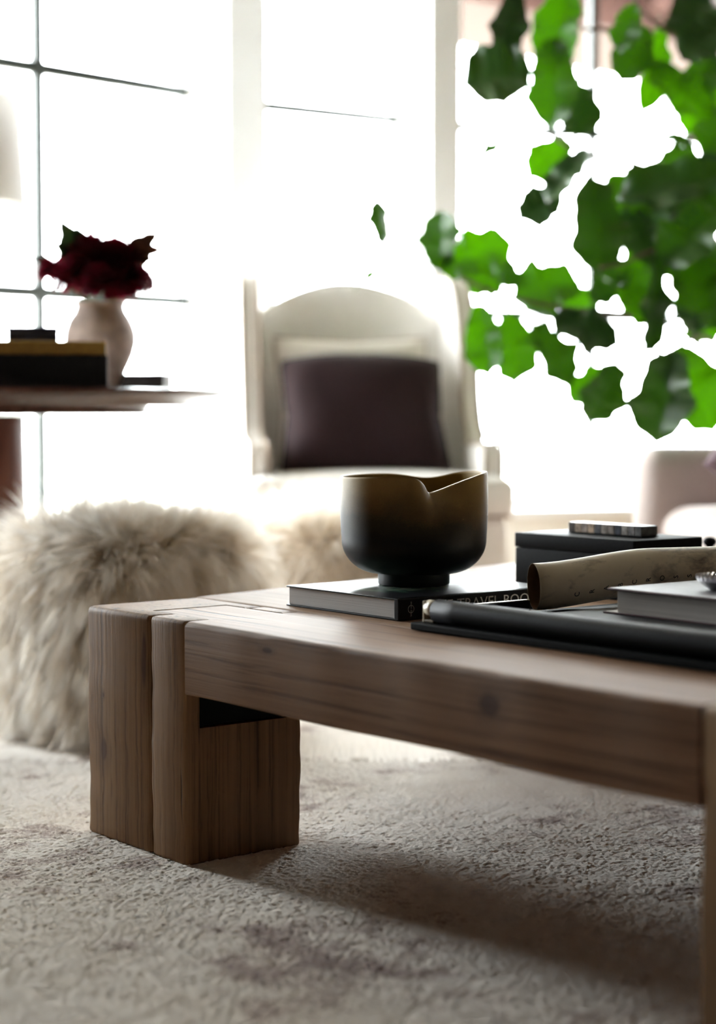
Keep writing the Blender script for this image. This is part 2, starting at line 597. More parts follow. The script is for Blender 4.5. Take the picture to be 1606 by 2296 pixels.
# ================================================================== THE RUG
def rug():
    m, nt, b = new_mat('wool_rug')
    v = coords(nt)
    big = noise(nt, v, 2.6, 5, 0.62, 0.5)
    mid_ = noise(nt, v, 11, 4, 0.65)
    fine = noise(nt, v, 190, 3, 0.7)
    hue = noise(nt, coords(nt, (1, 1, 1), (5, 3, 1)), 4.0, 3)
    patch = math_(nt, 'ADD', math_(nt, 'MULTIPLY', big, 0.55), math_(nt, 'MULTIPLY', mid_, 0.45))
    patch = math_(nt, 'ADD', patch, math_(nt, 'MULTIPLY', math_(nt, 'SUBTRACT', fine, 0.5), 0.28))
    r = ramp(nt, [(0.34, (0.27, 0.19, 0.165)), (0.41, (0.50, 0.42, 0.375)), (0.46, (0.85, 0.805, 0.745)), (0.68, (0.92, 0.885, 0.83))])
    nt.links.new(patch, r.inputs['Fac'])
    tint = mixc(nt, hue, (1.0, 0.955, 0.89), (0.97, 0.975, 1.0))
    col = mixc(nt, 1.0, r.outputs['Color'], tint, 'MULTIPLY')
    nt.links.new(col, b.inputs['Base Color'])
    b.inputs['Roughness'].default_value = 0.95
    b.inputs['Specular IOR Level'].default_value = 0.1
    b.inputs['Sheen Weight'].default_value = 0.3
    bump(nt, b, fine, 0.3, 0.002)

    def lines(a, d0, d1, z, fine_, coarse):
        L = list(np.arange(a, d0, coarse)) + list(np.arange(d0, d1, fine_)) + list(np.arange(d1, z + coarse, coarse))
        return np.array(L)
    xs = lines(-1.25, -0.80, 0.90, 2.3, 0.0026, 0.04)
    ys = lines(0.2, 1.75, 3.45, 4.12, 0.0028, 0.04)
    X, Y = np.meshgrid(xs, ys)
    h = nrg.random(X.shape)
    k = (h + np.roll(h, 1, 0) + np.roll(h, 1, 1) + np.roll(np.roll(h, 1, 0), 1, 1)) / 4
    tuft = (0.75 * h + 0.35 * k * 1.6)
    low = (np.sin(X * 23 + 3 * np.sin(Y * 9)) * np.sin(Y * 19 + 2 * np.sin(X * 13)) * 0.5 + np.sin(X * 61 + Y * 17 + 2 * np.sin(Y * 31)) * 0.3
           + np.sin(Y * 73 - X * 29 + 2 * np.sin(X * 41)) * 0.3)
    Z = -0.009 + tuft * 0.0034 + low * 0.0009
    V = np.stack([X, Y, Z], -1).reshape(-1, 3)
    ny, nx = X.shape
    idx = np.arange(ny * nx).reshape(ny, nx)
    Fq = np.stack([idx[:-1, :-1], idx[:-1, 1:], idx[1:, 1:], idx[1:, :-1]], -1).reshape(-1, 4)
    me = bpy.data.meshes.new('rug')
    me.vertices.add(len(V))
    me.vertices.foreach_set('co', V.ravel())
    me.loops.add(Fq.size)
    me.loops.foreach_set('vertex_index', Fq.ravel())
    me.polygons.add(len(Fq))
    me.polygons.foreach_set('loop_start', np.arange(0, Fq.size, 4))
    me.polygons.foreach_set('loop_total', np.full(len(Fq), 4))
    me.update(calc_edges=True)
    o = link('rug', me, m, None, True)
    tag(o, 'cream wool rug mottled with grey and brown under the coffee table', 'rug')
    return o


rug()

# ================================================================== COFFEE TABLE
D1 = Vector((0.622, -0.783, 0)).normalized()          # along the front, towards the camera
D2 = Vector((0.783, 0.622, 0)).normalized()           # into the depth of the table
TC = Vector((-0.257, 2.629, 0))
TROT = math.atan2(D1.y, D1.x)
TH = 0.36


def tpt(d1, d2, z=TH):
    return TC + D1 * d1 + D2 * d2 + Vector((0, 0, z))


table = empty('coffee_table', TC, TROT)
tag(table, 'low coffee table of thick reclaimed timber with block legs', 'table')


def timber(name, x0f, x1f, y0, y1, z0, z1, mat, parent, nx=60, r=0.006, wane=0.0, wseed=0, sag=0.0):
    """a sawn timber along local x: rounded section whose edges wander; x0f/x1f give the end as a function of y"""
    v, f = [], []
    rnd = random.Random(wseed)
    ph = [rnd.uniform(0, 6.28) for _ in range(8)]
    rings = []
    for i in range(nx + 1):
        t = i / nx
        w = 0.5 + 0.28 * math.sin(t * 11 + ph[0]) + 0.22 * math.sin(t * 27 + ph[1]) + 0.12 * math.sin(t * 63 + ph[2])
        rt = r + wane * max(0.0, w)                       # front top edge
        rt2 = r + 0.4 * wane * max(0.0, 0.5 + 0.5 * math.sin(t * 15 + ph[3]))
        dy = 0.0012 * math.sin(t * 9 + ph[4]) + 0.0006 * math.sin(t * 31 + ph[5])
        dz = 0.0012 * math.sin(t * 13 + ph[6])
        sec = []
        for (cy_, cz_, rr, a0) in ((y0, z1, rt, PI), (y1, z1, rt2, PI / 2), (y1, z0, r, 0.0), (y0, z0, r, -PI / 2)):
            oy = cy_ + (rr if cy_ == y0 else -rr)
            oz = cz_ + (rr * 0.75 if cz_ == z0 else -rr * 0.75)
            for k in range(5):
                a = a0 - k * PI / 8
                sec.append((oy + rr * math.cos(a), oz + rr * 0.75 * math.sin(a)))
        ring = []
        for (yy, zz) in sec:
            xx = x0f(yy) + (x1f(yy) - x0f(yy)) * t
            ring.append(len(v))
            v.append((xx, yy + (dy if yy < (y0 + y1) / 2 else 0), zz + (dz if zz < (z0 + z1) / 2 else dz * 0.4)))
        rings.append(ring)
    n = len(rings[0])
    for i in range(nx):
        for k in range(n):
            f.append((rings[i][k], rings[i + 1][k], rings[i + 1][(k + 1) % n], rings[i][(k + 1) % n]))
    f.append(tuple(rings[0]))
    f.append(tuple(rings[-1][::-1]))
    o = from_py(name, v, f, mat, parent, True)
    return soft(o, 50)


# block leg in view: two timbers side by side, mortised at the top for the tongue of the beam
def block_leg(d1, d2, mat, name='leg', z1=TH, bev=0.008):
    bm = bmesh.new()
    bm_box(bm, d1, d2, (-0.008, z1), bev, 3)
    for k in range(1, 30):
        bmesh.ops.bisect_plane(bm, geom=bm.verts[:] + bm.edges[:] + bm.faces[:], plane_co=(0, 0, z1 * k / 30), plane_no=(0, 0, 1))
    mx_, my_, q = sum(d1) / 2, sum(d2) / 2, d1[0] * 40
    for v in bm.verts:                                   # hand-hewn faces wander a little
        z = v.co.z
        if z < z1 - 0.02:
            sx, sy = (1 if v.co.x > mx_ else -1), (1 if v.co.y > my_ else -1)
            fade = min(1.0, (z1 - 0.02 - z) / 0.04)
            v.co.x += fade * (0.0008 * math.sin(z * 31 + q + sx) + 0.0004 * math.sin(z * 83 + q + 2 * sy) + 0.0002 * math.sin(z * 190 + sx * 2))
            v.co.y += fade * (0.0009 * math.sin(z * 27 + q + sy * 2) + 0.0006 * math.sin(z * 97 + q + sx))
    return soft(from_bm(name, bm, mat, table, True), 30)


lg = block_leg((-0.288, -0.0995), (0.0, 0.215), M['leg_wood'])
cut(lg, (-0.157, 0.05), (0.043, 0.182), (0.249, 0.40))
lg2 = block_leg((-0.0958, 0.0), (0.0, 0.215), M['leg_wood'], bev=0.006)
cut(lg2, (-0.157, 0.05), (0.043, 0.182), (0.249, 0.40))
cut(lg2, (-0.085, 0.05), (0.026, 0.198), (0.197, 0.249))
box('slot_plate', (-0.083, -0.006), (0.028, 0.196), (0.199, 0.2475), M['slot_black'], table, 0.0008, 1)  # black plate added to make the slot read dark
for l_ in (lg, lg2):
    l_['label'] = 'block leg timber nearest the fur pouf'
# front beam with its tongue let into the leg
timber('front_beam', lambda y: 0.0012, lambda y: 0.988, 0.0, 0.2135, 0.25, TH - 0.0005, M['beam_wood'], table, 160, 0.005, 0.010, 3)
box('beam_tongue', (-0.1555, 0.001), (0.0445, 0.1805), (0.252, TH - 0.0008), M['beam_wood'], table, 0.0006, 1)
# right hand post
block_leg((0.990, 1.252), (0.0, 0.215), M['post_wood'])
# back legs
block_leg((-0.455, -0.20), (0.955, 1.148), M['post_wood'], z1=0.27)
block_leg((0.990, 1.252), (0.955, 1.148), M['post_wood'], z1=0.27)
# top planks, their left ends cut on a slant


def left_end(y):
    return -0.297 - (y - 0.215) * 0.20


edges = [0.2155, 0.44, 0.672, 0.91, 1.15]
for k in range(4):
    timber('top_plank', left_end, lambda y: 1.252, edges[k] + 0.0007, edges[k + 1] - 0.0007, 0.272, TH - 0.0008 * (k % 2), M['plank_wood'], table, 50, 0.003, 0.002, 20 + k)

# ================================================================== TRAVEL BOOK
def hard_book(name, N, rz, length, width, thick, mat_cover, mat_page, label, group=None, cover_t=0.0025, over=0.004, spine_front=True, skew=0.0):
    """book lying flat: local +x along its head edge (away to the left), local y along the spine"""
    e = empty(name, N, rz)
    tag(e, label, 'book', group)
    box('page_block', (over, length - over), (over, width - over), (cover_t, thick - cover_t), mat_page, e, 0.0006, 1)
    box('bottom_cover', (0, length), (0, width), (0, cover_t), mat_cover, e, 0.0009, 2)
    box('top_cover', (-skew, length), (0, width), (thick - cover_t, thick), mat_cover, e, 0.0009, 2)
    return e


def page_mat(name, col):
    m, nt, b = new_mat(name)
    v = coords(nt, (3, 3, 900))
    n = noise(nt, v, 1.0, 3, 0.6)
    r = ramp(nt, [(0.3, tuple(c * 0.72 for c in col)), (0.65, col)])
    nt.links.new(n, r.inputs['Fac'])
    nt.links.new(r.outputs['Color'], b.inputs['Base Color'])
    b.inputs['Roughness'].default_value = 0.85
    bump(nt, b, n, 0.4, 0.001)
    return m


M['pages'] = page_mat('book_pages', (0.66, 0.65, 0.64))
M['pages_warm'] = page_mat('book_pages_warm', (0.62, 0.58, 0.54))


def cover_print():
    m, nt, b = new_mat('travel_book_cover')
    v = coords(nt)
    n = noise(nt, v, 26, 4, 0.6, 1.2)
    n2 = noise(nt, coords(nt, (1, 1, 1), (2, 7, 0)), 15, 3, 0.6, 0.8)
    tc = nt.nodes.new('ShaderNodeTexCoord')
    mp = nt.nodes.new('ShaderNodeMapping')
    mp.inputs['Location'].default_value = (-0.145, -0.165, 0)
    nt.links.new(tc.outputs['Object'], mp.inputs['Vector'])
    sx = nt.nodes.new('ShaderNodeSeparateXYZ')
    nt.links.new(mp.outputs['Vector'], sx.inputs[0])
    rad = math_(nt, 'SQRT', math_(nt, 'ADD', math_(nt, 'POWER', sx.outputs[0], 2.0), math_(nt, 'POWER', sx.outputs[1], 2.0)))
    ring = ramp(nt, [(0.0, (1,) * 3), (0.105, (1,) * 3), (0.125, (0, 0, 0))])
    nt.links.new(rad, ring.inputs['Fac'])
    pr = ramp(nt, [(0.36, (0.006, 0.008, 0.009)), (0.50, (0.03, 0.12, 0.075)), (0.56, (0.24, 0.42, 0.27)), (0.62, (0.55, 0.56, 0.44)), (0.70, (0.03, 0.05, 0.05))])
    nt.links.new(n, pr.inputs['Fac'])
    g = mixc(nt, math_(nt, 'MULTIPLY', ring.outputs['Color'], n2), (0.008, 0.009, 0.012), pr.outputs['Color'])
    # the printed picture is only on the upper face
    ge = nt.nodes.new('ShaderNodeNewGeometry')
    sz = nt.nodes.new('ShaderNodeSeparateXYZ')
    nt.links.new(ge.outputs['True Normal'], sz.inputs[0])
    upm = math_(nt, 'GREATER_THAN', sz.outputs[2], 0.9)
    g = mixc(nt, upm, (0.008, 0.008, 0.010), g)
    nt.links.new(g, b.inputs['Base Color'])
    b.inputs['Roughness'].default_value = 0.3
    b.inputs['Specular IOR Level'].default_value = 0.22
    return m


M['travel_cover'] = cover_print()
M['white_ink'] = simple('white_ink', (0.55, 0.57, 0.57), 0.6, 0.03)
M['logo_ink'] = simple('pale_logo_ink', (0.42, 0.43, 0.44), 0.6, 0.03)

BK_T = 0.0325
BN = Vector((0.059, 2.629, TH + 0.0005))
brot = math.atan2(D2.y, D2.x)
# local x = along spine (D2), local y = to the left/back (-D1)
book = empty('travel_book', BN, brot)
tag(book, 'large black hardcover book reading TRAVEL BOOK under the sculptural bowl', 'book', 'coffee table books')
box('page_block', (0.0035, 0.3265), (0.010, 0.2765), (0.0026, BK_T - 0.0026), M['pages'], book, 0.0005, 1)
box('bottom_cover', (0, 0.33), (0.0, 0.28), (0, 0.0026), M['travel_cover'], book, 0.0009, 2)
box('top_cover', (0, 0.33), (0.0, 0.28), (BK_T - 0.0026, BK_T), M['travel_cover'], book, 0.0009, 2)
book_spine = box('spine', (0, 0.33), (-0.0022, 0.0098), (0.0, BK_T), M['travel_cover'], book, 0.002, 2)


def spine_text(txt, size, xs, z, rot=0.0, mat=M['white_ink'], name='spine_lettering', w=None):
    me = text_mesh(txt, size)
    co = np.array([v.co for v in me.vertices])
    wid = co[:, 0].max() - co[:, 0].min()
    k = (w / wid) if w else 1.0
    for v in me.vertices:
        a, bq, c = v.co.x * k, v.co.y, v.co.z
        if rot:
            a, bq = a * math.cos(rot) - bq * math.sin(rot), a * math.sin(rot) + bq * math.cos(rot)
        v.co = (xs + a, -0.0023 - c - 0.0002, z + bq)
    return link(name, me, mat, book_spine)


o = spine_text('THE TRAVEL BOOK', 0.0225, 0.172, BK_T * 0.53, w=0.222)
o['label'] = 'pale lettering THE TRAVEL BOOK'
spine_text('lonely planet', 0.0042, 0.0235, BK_T * 0.5, rot=PI / 2, mat=M['logo_ink'], name='logo_lettering', w=0.022)
ring_v, ring_f = [], []
for i in range(32):
    a = 2 * PI * i / 32
    for rr in (0.0052, 0.0060):
        for yy in (-0.0023, -0.0026):
            ring_v.append((0.0235 + rr * math.cos(a), yy, BK_T * 0.5 + rr * math.sin(a)))
for i in range(32):
    j = (i + 1) % 32
    for (p, q) in ((0, 1), (1, 3), (3, 2), (2, 0)):
        ring_f.append((i * 4 + p, j * 4 + p, j * 4 + q, i * 4 + q))
from_py('logo_ring', ring_v, ring_f, M['logo_ink'], book_spine, False)

# ================================================================== SCULPTURAL BOWL
def bowl():
    m, nt, b = new_mat('ombre_glaze')
    v = coords(nt)
    tc = nt.nodes.new('ShaderNodeTexCoord')
    sp = nt.nodes.new('ShaderNodeSeparateXYZ')
    nt.links.new(tc.outputs['Object'], sp.inputs[0])
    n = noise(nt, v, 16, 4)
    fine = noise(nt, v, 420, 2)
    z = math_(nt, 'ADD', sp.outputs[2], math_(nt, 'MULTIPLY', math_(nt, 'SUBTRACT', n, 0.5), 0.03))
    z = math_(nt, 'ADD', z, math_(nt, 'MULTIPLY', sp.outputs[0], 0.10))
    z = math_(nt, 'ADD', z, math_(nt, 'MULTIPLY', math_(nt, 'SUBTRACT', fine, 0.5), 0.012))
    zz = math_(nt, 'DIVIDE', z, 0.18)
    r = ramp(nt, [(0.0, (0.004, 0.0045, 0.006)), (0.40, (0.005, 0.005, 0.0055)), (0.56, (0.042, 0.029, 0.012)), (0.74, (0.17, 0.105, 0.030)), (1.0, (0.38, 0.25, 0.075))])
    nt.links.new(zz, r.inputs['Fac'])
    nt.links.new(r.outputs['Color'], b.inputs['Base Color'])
    b.inputs['Roughness'].default_value = 0.5
    b.inputs['Specular IOR Level'].default_value = 0.3
    bump(nt, b, fine, 0.12, 0.0006)
    e = empty('sculptural_bowl', (0.090, 2.862, TH + BK_T + 0.001), 0.0)
    tag(e, 'dark footed ceramic bowl with a folded rim fading from black to ochre', 'bowl')
    n_, nz = 160, 44
    H0, H1 = 0.019, 0.178

    def dent(a):
        """a: angle from the front (towards the camera), positive to the right; steep on its left, slow on its right"""
        x = a - 0.34
        if x < 0:
            return math.exp(-(x / 0.25) ** 2)
        return math.exp(-(x / 0.62) ** 2)

    def outer(a, t):
        # t 0 bottom .. 1 rim
        if t < 0.34:
            q = t / 0.34
            r0 = 0.058 + (0.1165 - 0.058) * math.sin(q * PI / 2) ** 0.85
            z0 = H0 + (H1 - H0) * 0.34 * (1 - math.cos(q * PI / 2)) ** 0.9
        else:
            q = (t - 0.34) / 0.66
            r0 = 0.1165 + 0.0020 * math.sin(q * PI) + 0.0022 * q * q
            z0 = H0 + (H1 - H0) * (0.34 + 0.66 * q)
        a = (a + PI) % (2 * PI) - PI
        d = dent(a)
        bk = math.exp(-(((a - (PI - 0.25) + PI) % (2 * PI) - PI) / 0.42) ** 2)
        k = max(0.0, (t - 0.25) / 0.75) ** 2.2
        r0 -= 0.052 * d * k
        r0 -= 0.012 * bk * k
        up = max(0.0, (t - 0.5) / 0.5) ** 1.2
        z0 -= (0.029 * d + 0.010 * bk) * up
        z0 += 0.004 * up * math.sin(a)
        return r0, z0
    vv, ff = [], []
    th = 0.0042
    rows = []
    for j in range(nz + 1):
        rows.append(('o', j / nz))
    for j in range(nz, 7, -1):
        rows.append(('i', j / nz))
    for kind, t in rows:
        for i in range(n_):
            a = 2 * PI * i / n_
            r0, z0 = outer(a, t)
            if kind == 'i':
                r0 -= th
                if t > 0.999: z0 -= 0.0004
                z0 += th * max(0, 0.4 - t) * 1.5
            vv.append((r0 * math.sin(a), -r0 * math.cos(a), z0))
    nr = len(rows)
    for j in range(nr - 1):
        for i in range(n_):
            ff.append((j * n_ + i, j * n_ + (i + 1) % n_, (j + 1) * n_ + (i + 1) % n_, (j + 1) * n_ + i))
    ff.append(tuple(range(n_))[::-1])
    ff.append(tuple((nr - 1) * n_ + i for i in range(n_)))
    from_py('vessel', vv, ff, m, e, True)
    lathe('foot', [(0.050, 0.0), (0.0565, 0.0006), (0.0578, 0.003), (0.0578, 0.021), (0.052, 0.023)], m, e, 64)
    return e


bowl()

# ================================================================== TRAY with leather rail
M['black_leather'] = simple('black_leather', (0.0045, 0.0045, 0.0055), 0.48, 0.2, 300, 0.09, 0.2)
M['black_lacquer'] = simple('black_lacquer', (0.005, 0.005, 0.0055), 0.5, 0.2, 200, 0.05, 0.1)
M['tray_floor'] = simple('tray_floor_leather', (0.014, 0.0135, 0.014), 0.5, 0.2, 240, 0.2, 0.25)
M['ivory'] = simple('aged_ivory_nickel', (0.62, 0.55, 0.42), 0.35, 0.1, 60, 0.5)
M['nickel'] = simple('dark_nickel', (0.30, 0.27, 0.22), 0.3, 0.2, 60, 0.5, 0, 0.8)

tray = empty('serving_tray', (0.074, 2.522, TH + 0.0005), TROT)
tag(tray, 'black leather serving tray with a padded rail and ivory bracket', 'tray')
TL, TD = 0.64, 0.56
box('base_plate', (0, TL), (0, TD), (0, 0.0105), M['black_lacquer'], tray, 0.002, 2)
box('leather_floor', (0.03, TL - 0.03), (0.045, TD - 0.03), (0.0108, 0.0125), M['tray_floor'], tray, 0.0005, 1)
tube('padded_rail', [(0.034 + (TL - 0.068) * k / 12, 0.0235, 0.0275) for k in range(13)], 0.0168, M['black_leather'], tray, 24)
tube('padded_rail', [(0.034 + (TL - 0.068) * k / 12, TD - 0.0235, 0.0270) for k in range(13)], 0.0165, M['black_leather'], tray, 24)
for sx_, s0 in ((0.0, 1), (TL, -1)):
    for yy in (0.0235, TD - 0.0235):
        br = box('rail_bracket', (sx_ + s0 * 0.013 - 0.0018, sx_ + s0 * 0.013 + 0.0018), (yy - 0.010, yy + 0.010), (0.0106, 0.041), M['ivory'], tray, 0.0012, 2)
        box('bracket_foot', tuple(sorted((sx_ + s0 * 0.0150, sx_ + s0 * 0.034))), (yy - 0.010, yy + 0.010), (0.0106, 0.0150), M['nickel'], br, 0.001, 2)
        tube('rail_collar', [(sx_ + s0 * 0.0150, yy, 0.0305), (sx_ + s0 * 0.0345, yy, 0.0305)], 0.0118, M['ivory'], br, 20)
    x0, x1 = sorted((sx_ + s0 * 0.0175, sx_ + s0 * 0.0255))
    wl = box('end_wall', (x0, x1), (0.044, 0.212), (0.0106, 0.030), M['black_leather'], tray, 0.0015, 2)
    box('end_wall_rim', (x0 + 0.0005, x1 - 0.0005), (0.045, 0.211), (0.0302, 0.0316), M['ivory'], wl, 0.0004, 1)  # pale rim whose colour also gives the light caught along this edge

# ================================================================== ROLLED POSTER
def rolled_poster():
    m, nt, b = new_mat('printed_paper')
    v = coords(nt)
    n = noise(nt, coords(nt, (34, 16, 30)), 1.0, 5, 0.65, 0.5)
    tc = nt.nodes.new('ShaderNodeTexCoord')
    sp = nt.nodes.new('ShaderNodeSeparateXYZ')
    nt.links.new(tc.outputs['Object'], sp.inputs[0])
    # ink washes gather along the lower band and towards the far end of the sheet
    low = math_(nt, 'MULTIPLY', math_(nt, 'SUBTRACT', 0.004, sp.outputs[2]), 13.0, True)
    lowm = math_(nt, 'MULTIPLY', low, math_(nt, 'MULTIPLY', math_(nt, 'SUBTRACT', sp.outputs[1], 0.015), 12.0, True))
    far = math_(nt, 'MULTIPLY', math_(nt, 'SUBTRACT', sp.outputs[1], 0.17), 4.2, True)
    ink = math_(nt, 'ADD', n, math_(nt, 'ADD', math_(nt, 'MULTIPLY', lowm, 0.24), math_(nt, 'MULTIPLY', far, 0.26)))
    r = ramp(nt, [(0.55, (0, 0, 0)), (0.80, (1, 1, 1))])
    nt.links.new(ink, r.inputs['Fac'])
    paper = mixc(nt, noise(nt, v, 40, 3), (0.68, 0.59, 0.44), (0.76, 0.67, 0.52))
    col = mixc(nt, math_(nt, 'MULTIPLY', r.outputs['Color'], 0.85), paper, (0.03, 0.032, 0.035))
    nt.links.new(col, b.inputs['Base Color'])
    b.inputs['Roughness'].default_value = 0.5
    m2 = simple('kraft_paper_back', (0.20, 0.115, 0.055), 0.7, 0.15, 40)
    ax = Vector((0.94, 0.342, 0)).normalized()
    R0 = 0.0350
    # local y along the roll axis, local x towards the camera side
    e = empty('rolled_poster', Vector((0.2635, 2.664, TH + 0.0132 + R0)), math.atan2(ax.y, ax.x) - PI / 2)
    tag(e, 'rolled cream poster printed with letters lying across the black tray', 'poster')
    L, na, nl = 0.62, 64, 30
    def pt(ang, y, r):
        q_ = min(1.0, max(0.0, y / 0.20))
        rise = 0.018 * q_ * q_ * (3 - 2 * q_)
        sq = 1.0 + 0.05 * math.sin(y * 9)
        lip = 0.005 * math.cos(ang - 0.3) * max(0.0, 1 - y / 0.08)
        return (r * math.cos(ang) * 0.94 * sq, y - lip, r * math.sin(ang) + rise)
    for nm, ra, rb, mm in (('printed_side', R0, R0 - 0.0004, m), ('plain_side', R0 - 0.0006, R0 - 0.0010, m2)):
        vv, ff = [], []
        for r_ in (ra, rb):
            for j in range(nl + 1):
                y = L * j / nl
                for i in range(na):
                    vv.append(pt(2 * PI * i / na, y, r_))
        per = (nl + 1) * na
        for j in range(nl):
            for i in range(na):
                q = (j * na + i, j * na + (i + 1) % na, (j + 1) * na + (i + 1) % na, (j + 1) * na + i)
                ff.append(q)
                ff.append(tuple(per + x for x in q[::-1]))
        for i in range(na):
            ff.append((i, per + i, per + (i + 1) % na, (i + 1) % na))
            k = nl * na
            ff.append((k + i, k + (i + 1) % na, per + k + (i + 1) % na, per + k + i))
        prt = from_py(nm, vv, ff, mm, e, True)
        if nm == 'printed_side': printed = prt
    ink_m = simple('letter_ink', (0.02, 0.02, 0.02), 0.7, 0.1)
    for i, ch in enumerate('CRABCROSSI'):
        me = text_mesh(ch, 0.0112, 0.0001)
        a0 = 0.058 + i * 0.0236
        base_ang = -0.42 + 0.03 * i
        for v_ in me.vertices:
            u, w, c = v_.co
            ang = base_ang + u / R0
            v_.co = pt(ang, a0 - w, R0 + 0.00025 + c)
        o = link('letter', me, ink_m, printed)
        o['label'] = 'printed letter ' + ch
    return e


rolled_poster()

# ================================================================== BOOKS AND DISH IN THE TRAY
M['maroon'] = simple('maroon_cloth', (0.075, 0.022, 0.030), 0.6, 0.2, 200, 0.4, 0.2)
M['grey_leather'] = simple('grey_leather', (0.045, 0.044, 0.047), 0.5, 0.2, 260, 0.2, 0.25)
M['grey_cover'] = simple('grey_paper_cover', (0.19, 0.18, 0.19), 0.45, 0.15, 60)
pf = empty('leather_portfolio', tray.location + D1 * 0.128 + D2 * 0.062 + Vector((0, 0, 0.0130)), TROT)
tag(pf, 'dark grey leather portfolio under the worn book in the tray', 'folder')
box('lower_flap', (0, 0.44), (0, 0.36), (0, 0.0035), M['grey_leather'], pf, 0.001, 2)
box('papers', (0.006, 0.434), (0.006, 0.352), (0.0036, 0.0076), M['pages'], pf, 0.0004, 1)
box('upper_flap', (0, 0.44), (0, 0.36), (0.0077, 0.0110), M['grey_leather'], pf, 0.001, 2)
tb = empty('worn_book', Vector((0.347, 2.517, TH + 0.0250)), TROT)
tag(tb, 'worn hardcover book with maroon edges and grey pages in the tray', 'book', 'coffee table books')
box('page_block', (0.022, 0.36), (0.006, 0.215), (0.0026, 0.0335), M['pages_warm'], tb, 0.001, 2)
box('bottom_cover', (0.0, 0.365), (0.0, 0.22), (0.0, 0.0022), M['maroon'], tb, 0.0008, 2)
box('endpaper', (0.004, 0.36), (0.003, 0.217), (0.00225, 0.0026), M['pages'], tb, 0, 1)
box('top_cover', (0.012, 0.362), (-0.004, 0.22), (0.0336, 0.0362), M['maroon'], tb, 0.0008, 2)
box('jacket', (0.014, 0.361), (-0.002, 0.219), (0.0363, 0.0368), M['grey_cover'], tb, 0.0002, 1)
box('spine', (0.02, 0.362), (0.2165, 0.222), (0.0, 0.0362), M['maroon'], tb, 0.0015, 2)

M['crystal'] = simple('cut_crystal_silver', (0.62, 0.62, 0.66), 0.18, 0.1, 90, 0.6, 0, 0.9)
M['smoke'] = simple('smoked_glass', (0.020, 0.018, 0.022), 0.15, 0.2, 60, 0.6)
dp = at(1640, 1318, 2.46)
dish = empty('crystal_dish', (dp.x, dp.y, TH + 0.0250 + 0.0370))
tag(dish, 'small smoked dish with a serrated silver rim on the worn book', 'dish')
lathe('body', [(0.024, 0.0), (0.030, 0.001), (0.040, 0.008), (0.046, 0.014), (0.043, 0.014), (0.036, 0.008), (0.02, 0.004)], M['smoke'], dish, 40)
vv, ff = [], []
nd = 72
for i in range(nd):
    a = 2 * PI * i / nd
    hgt = 0.022 if i % 2 == 0 else 0.0175
    for (r_, z_) in ((0.0470, 0.0138), (0.0485, hgt), (0.0445, hgt), (0.0430, 0.0138)):
        vv.append((r_ * math.cos(a), r_ * math.sin(a), z_))
for i in range(nd):
    j = (i + 1) % nd
    for k in range(4):
        l = (k + 1) % 4
        ff.append((i * 4 + k, j * 4 + k, j * 4 + l, i * 4 + l))
from_py('serrated_rim', vv, ff, M['crystal'], dish, False)

# ================================================================== BLACK BOX with inlaid block, jar
bxp = Vector((0.451, 2.90, TH + 0.0005))
kb = empty('keepsake_box', bxp, math.atan2(D2.y, D2.x))      # local x along D2, local y along -D1
tag(kb, 'black lidded keepsake box at the back of the coffee table', 'box')


def round_rect(x0, x1, y0, y1, r, n=6):
    P = []
    for (cx, cy_, a0) in ((x1 - r, y1 - r, 0), (x0 + r, y1 - r, PI / 2), (x0 + r, y0 + r, PI), (x1 - r, y0 + r, 1.5 * PI)):
        for k in range(n + 1):
            a = a0 + k * PI / 2 / n
            P.append((cx + r * math.cos(a), cy_ + r * math.sin(a)))
    return P


def plate(name, outl, z0, z1, mat, parent, bev=0.0015):
    return slab(name, outl, z0, z1, mat, parent, bev, 2, xf=lambda c: (c.x, c.z, c.y))


plate('body', round_rect(0, 0.166, 0, 0.283, 0.004), 0.0, 0.0742, M['black_lacquer'], kb)
plate('lid', round_rect(-0.0012, 0.1672, -0.0012, 0.2842, 0.0045), 0.0750, 0.1005, M['black_lacquer'], kb, 0.002)
slab('hinge_knuckle', [(0.1675 + 0.008 * math.cos(t * PI / 6), 0.090 + 0.010 * math.sin(t * PI / 6)) for t in range(12)], 0.02, 0.26, M['black_lacquer'], kb, 0.001, 2)

ip = tpt(0, 0)
dm = empty('stone_block_strip', Vector((0.474, 2.974, TH + 0.1014)), math.atan2(D2.y, D2.x))
tag(dm, 'small strip of mottled grey and tan stone blocks on the black box', 'ornament')
stone_cols = [(0.10, 0.08, 0.07), (0.42, 0.33, 0.25), (0.33, 0.27, 0.23), (0.50, 0.38, 0.28), (0.09, 0.09, 0.10), (0.30, 0.26, 0.23),
              (0.20, 0.17, 0.15), (0.03, 0.035, 0.05), (0.28, 0.26, 0.24), (0.16, 0.15, 0.15), (0.08, 0.08, 0.08)]
smats = [simple('mottled_stone_%d' % i, c, 0.3, 0.6, 90, 0.5) for i, c in enumerate(stone_cols)]
box('base_strip', (-0.001, 0.041), (-0.001, 0.173), (0, 0.0015), M['black_lacquer'], dm, 0.0004, 1)
for i in range(11):
    w_ = 0.172 / 11
    box('stone_block', (0.0, 0.040), (0.172 - (i + 1) * w_ + 0.0004, 0.172 - i * w_ - 0.0004), (0.0016, 0.0185), smats[i], dm, 0.0012, 2)

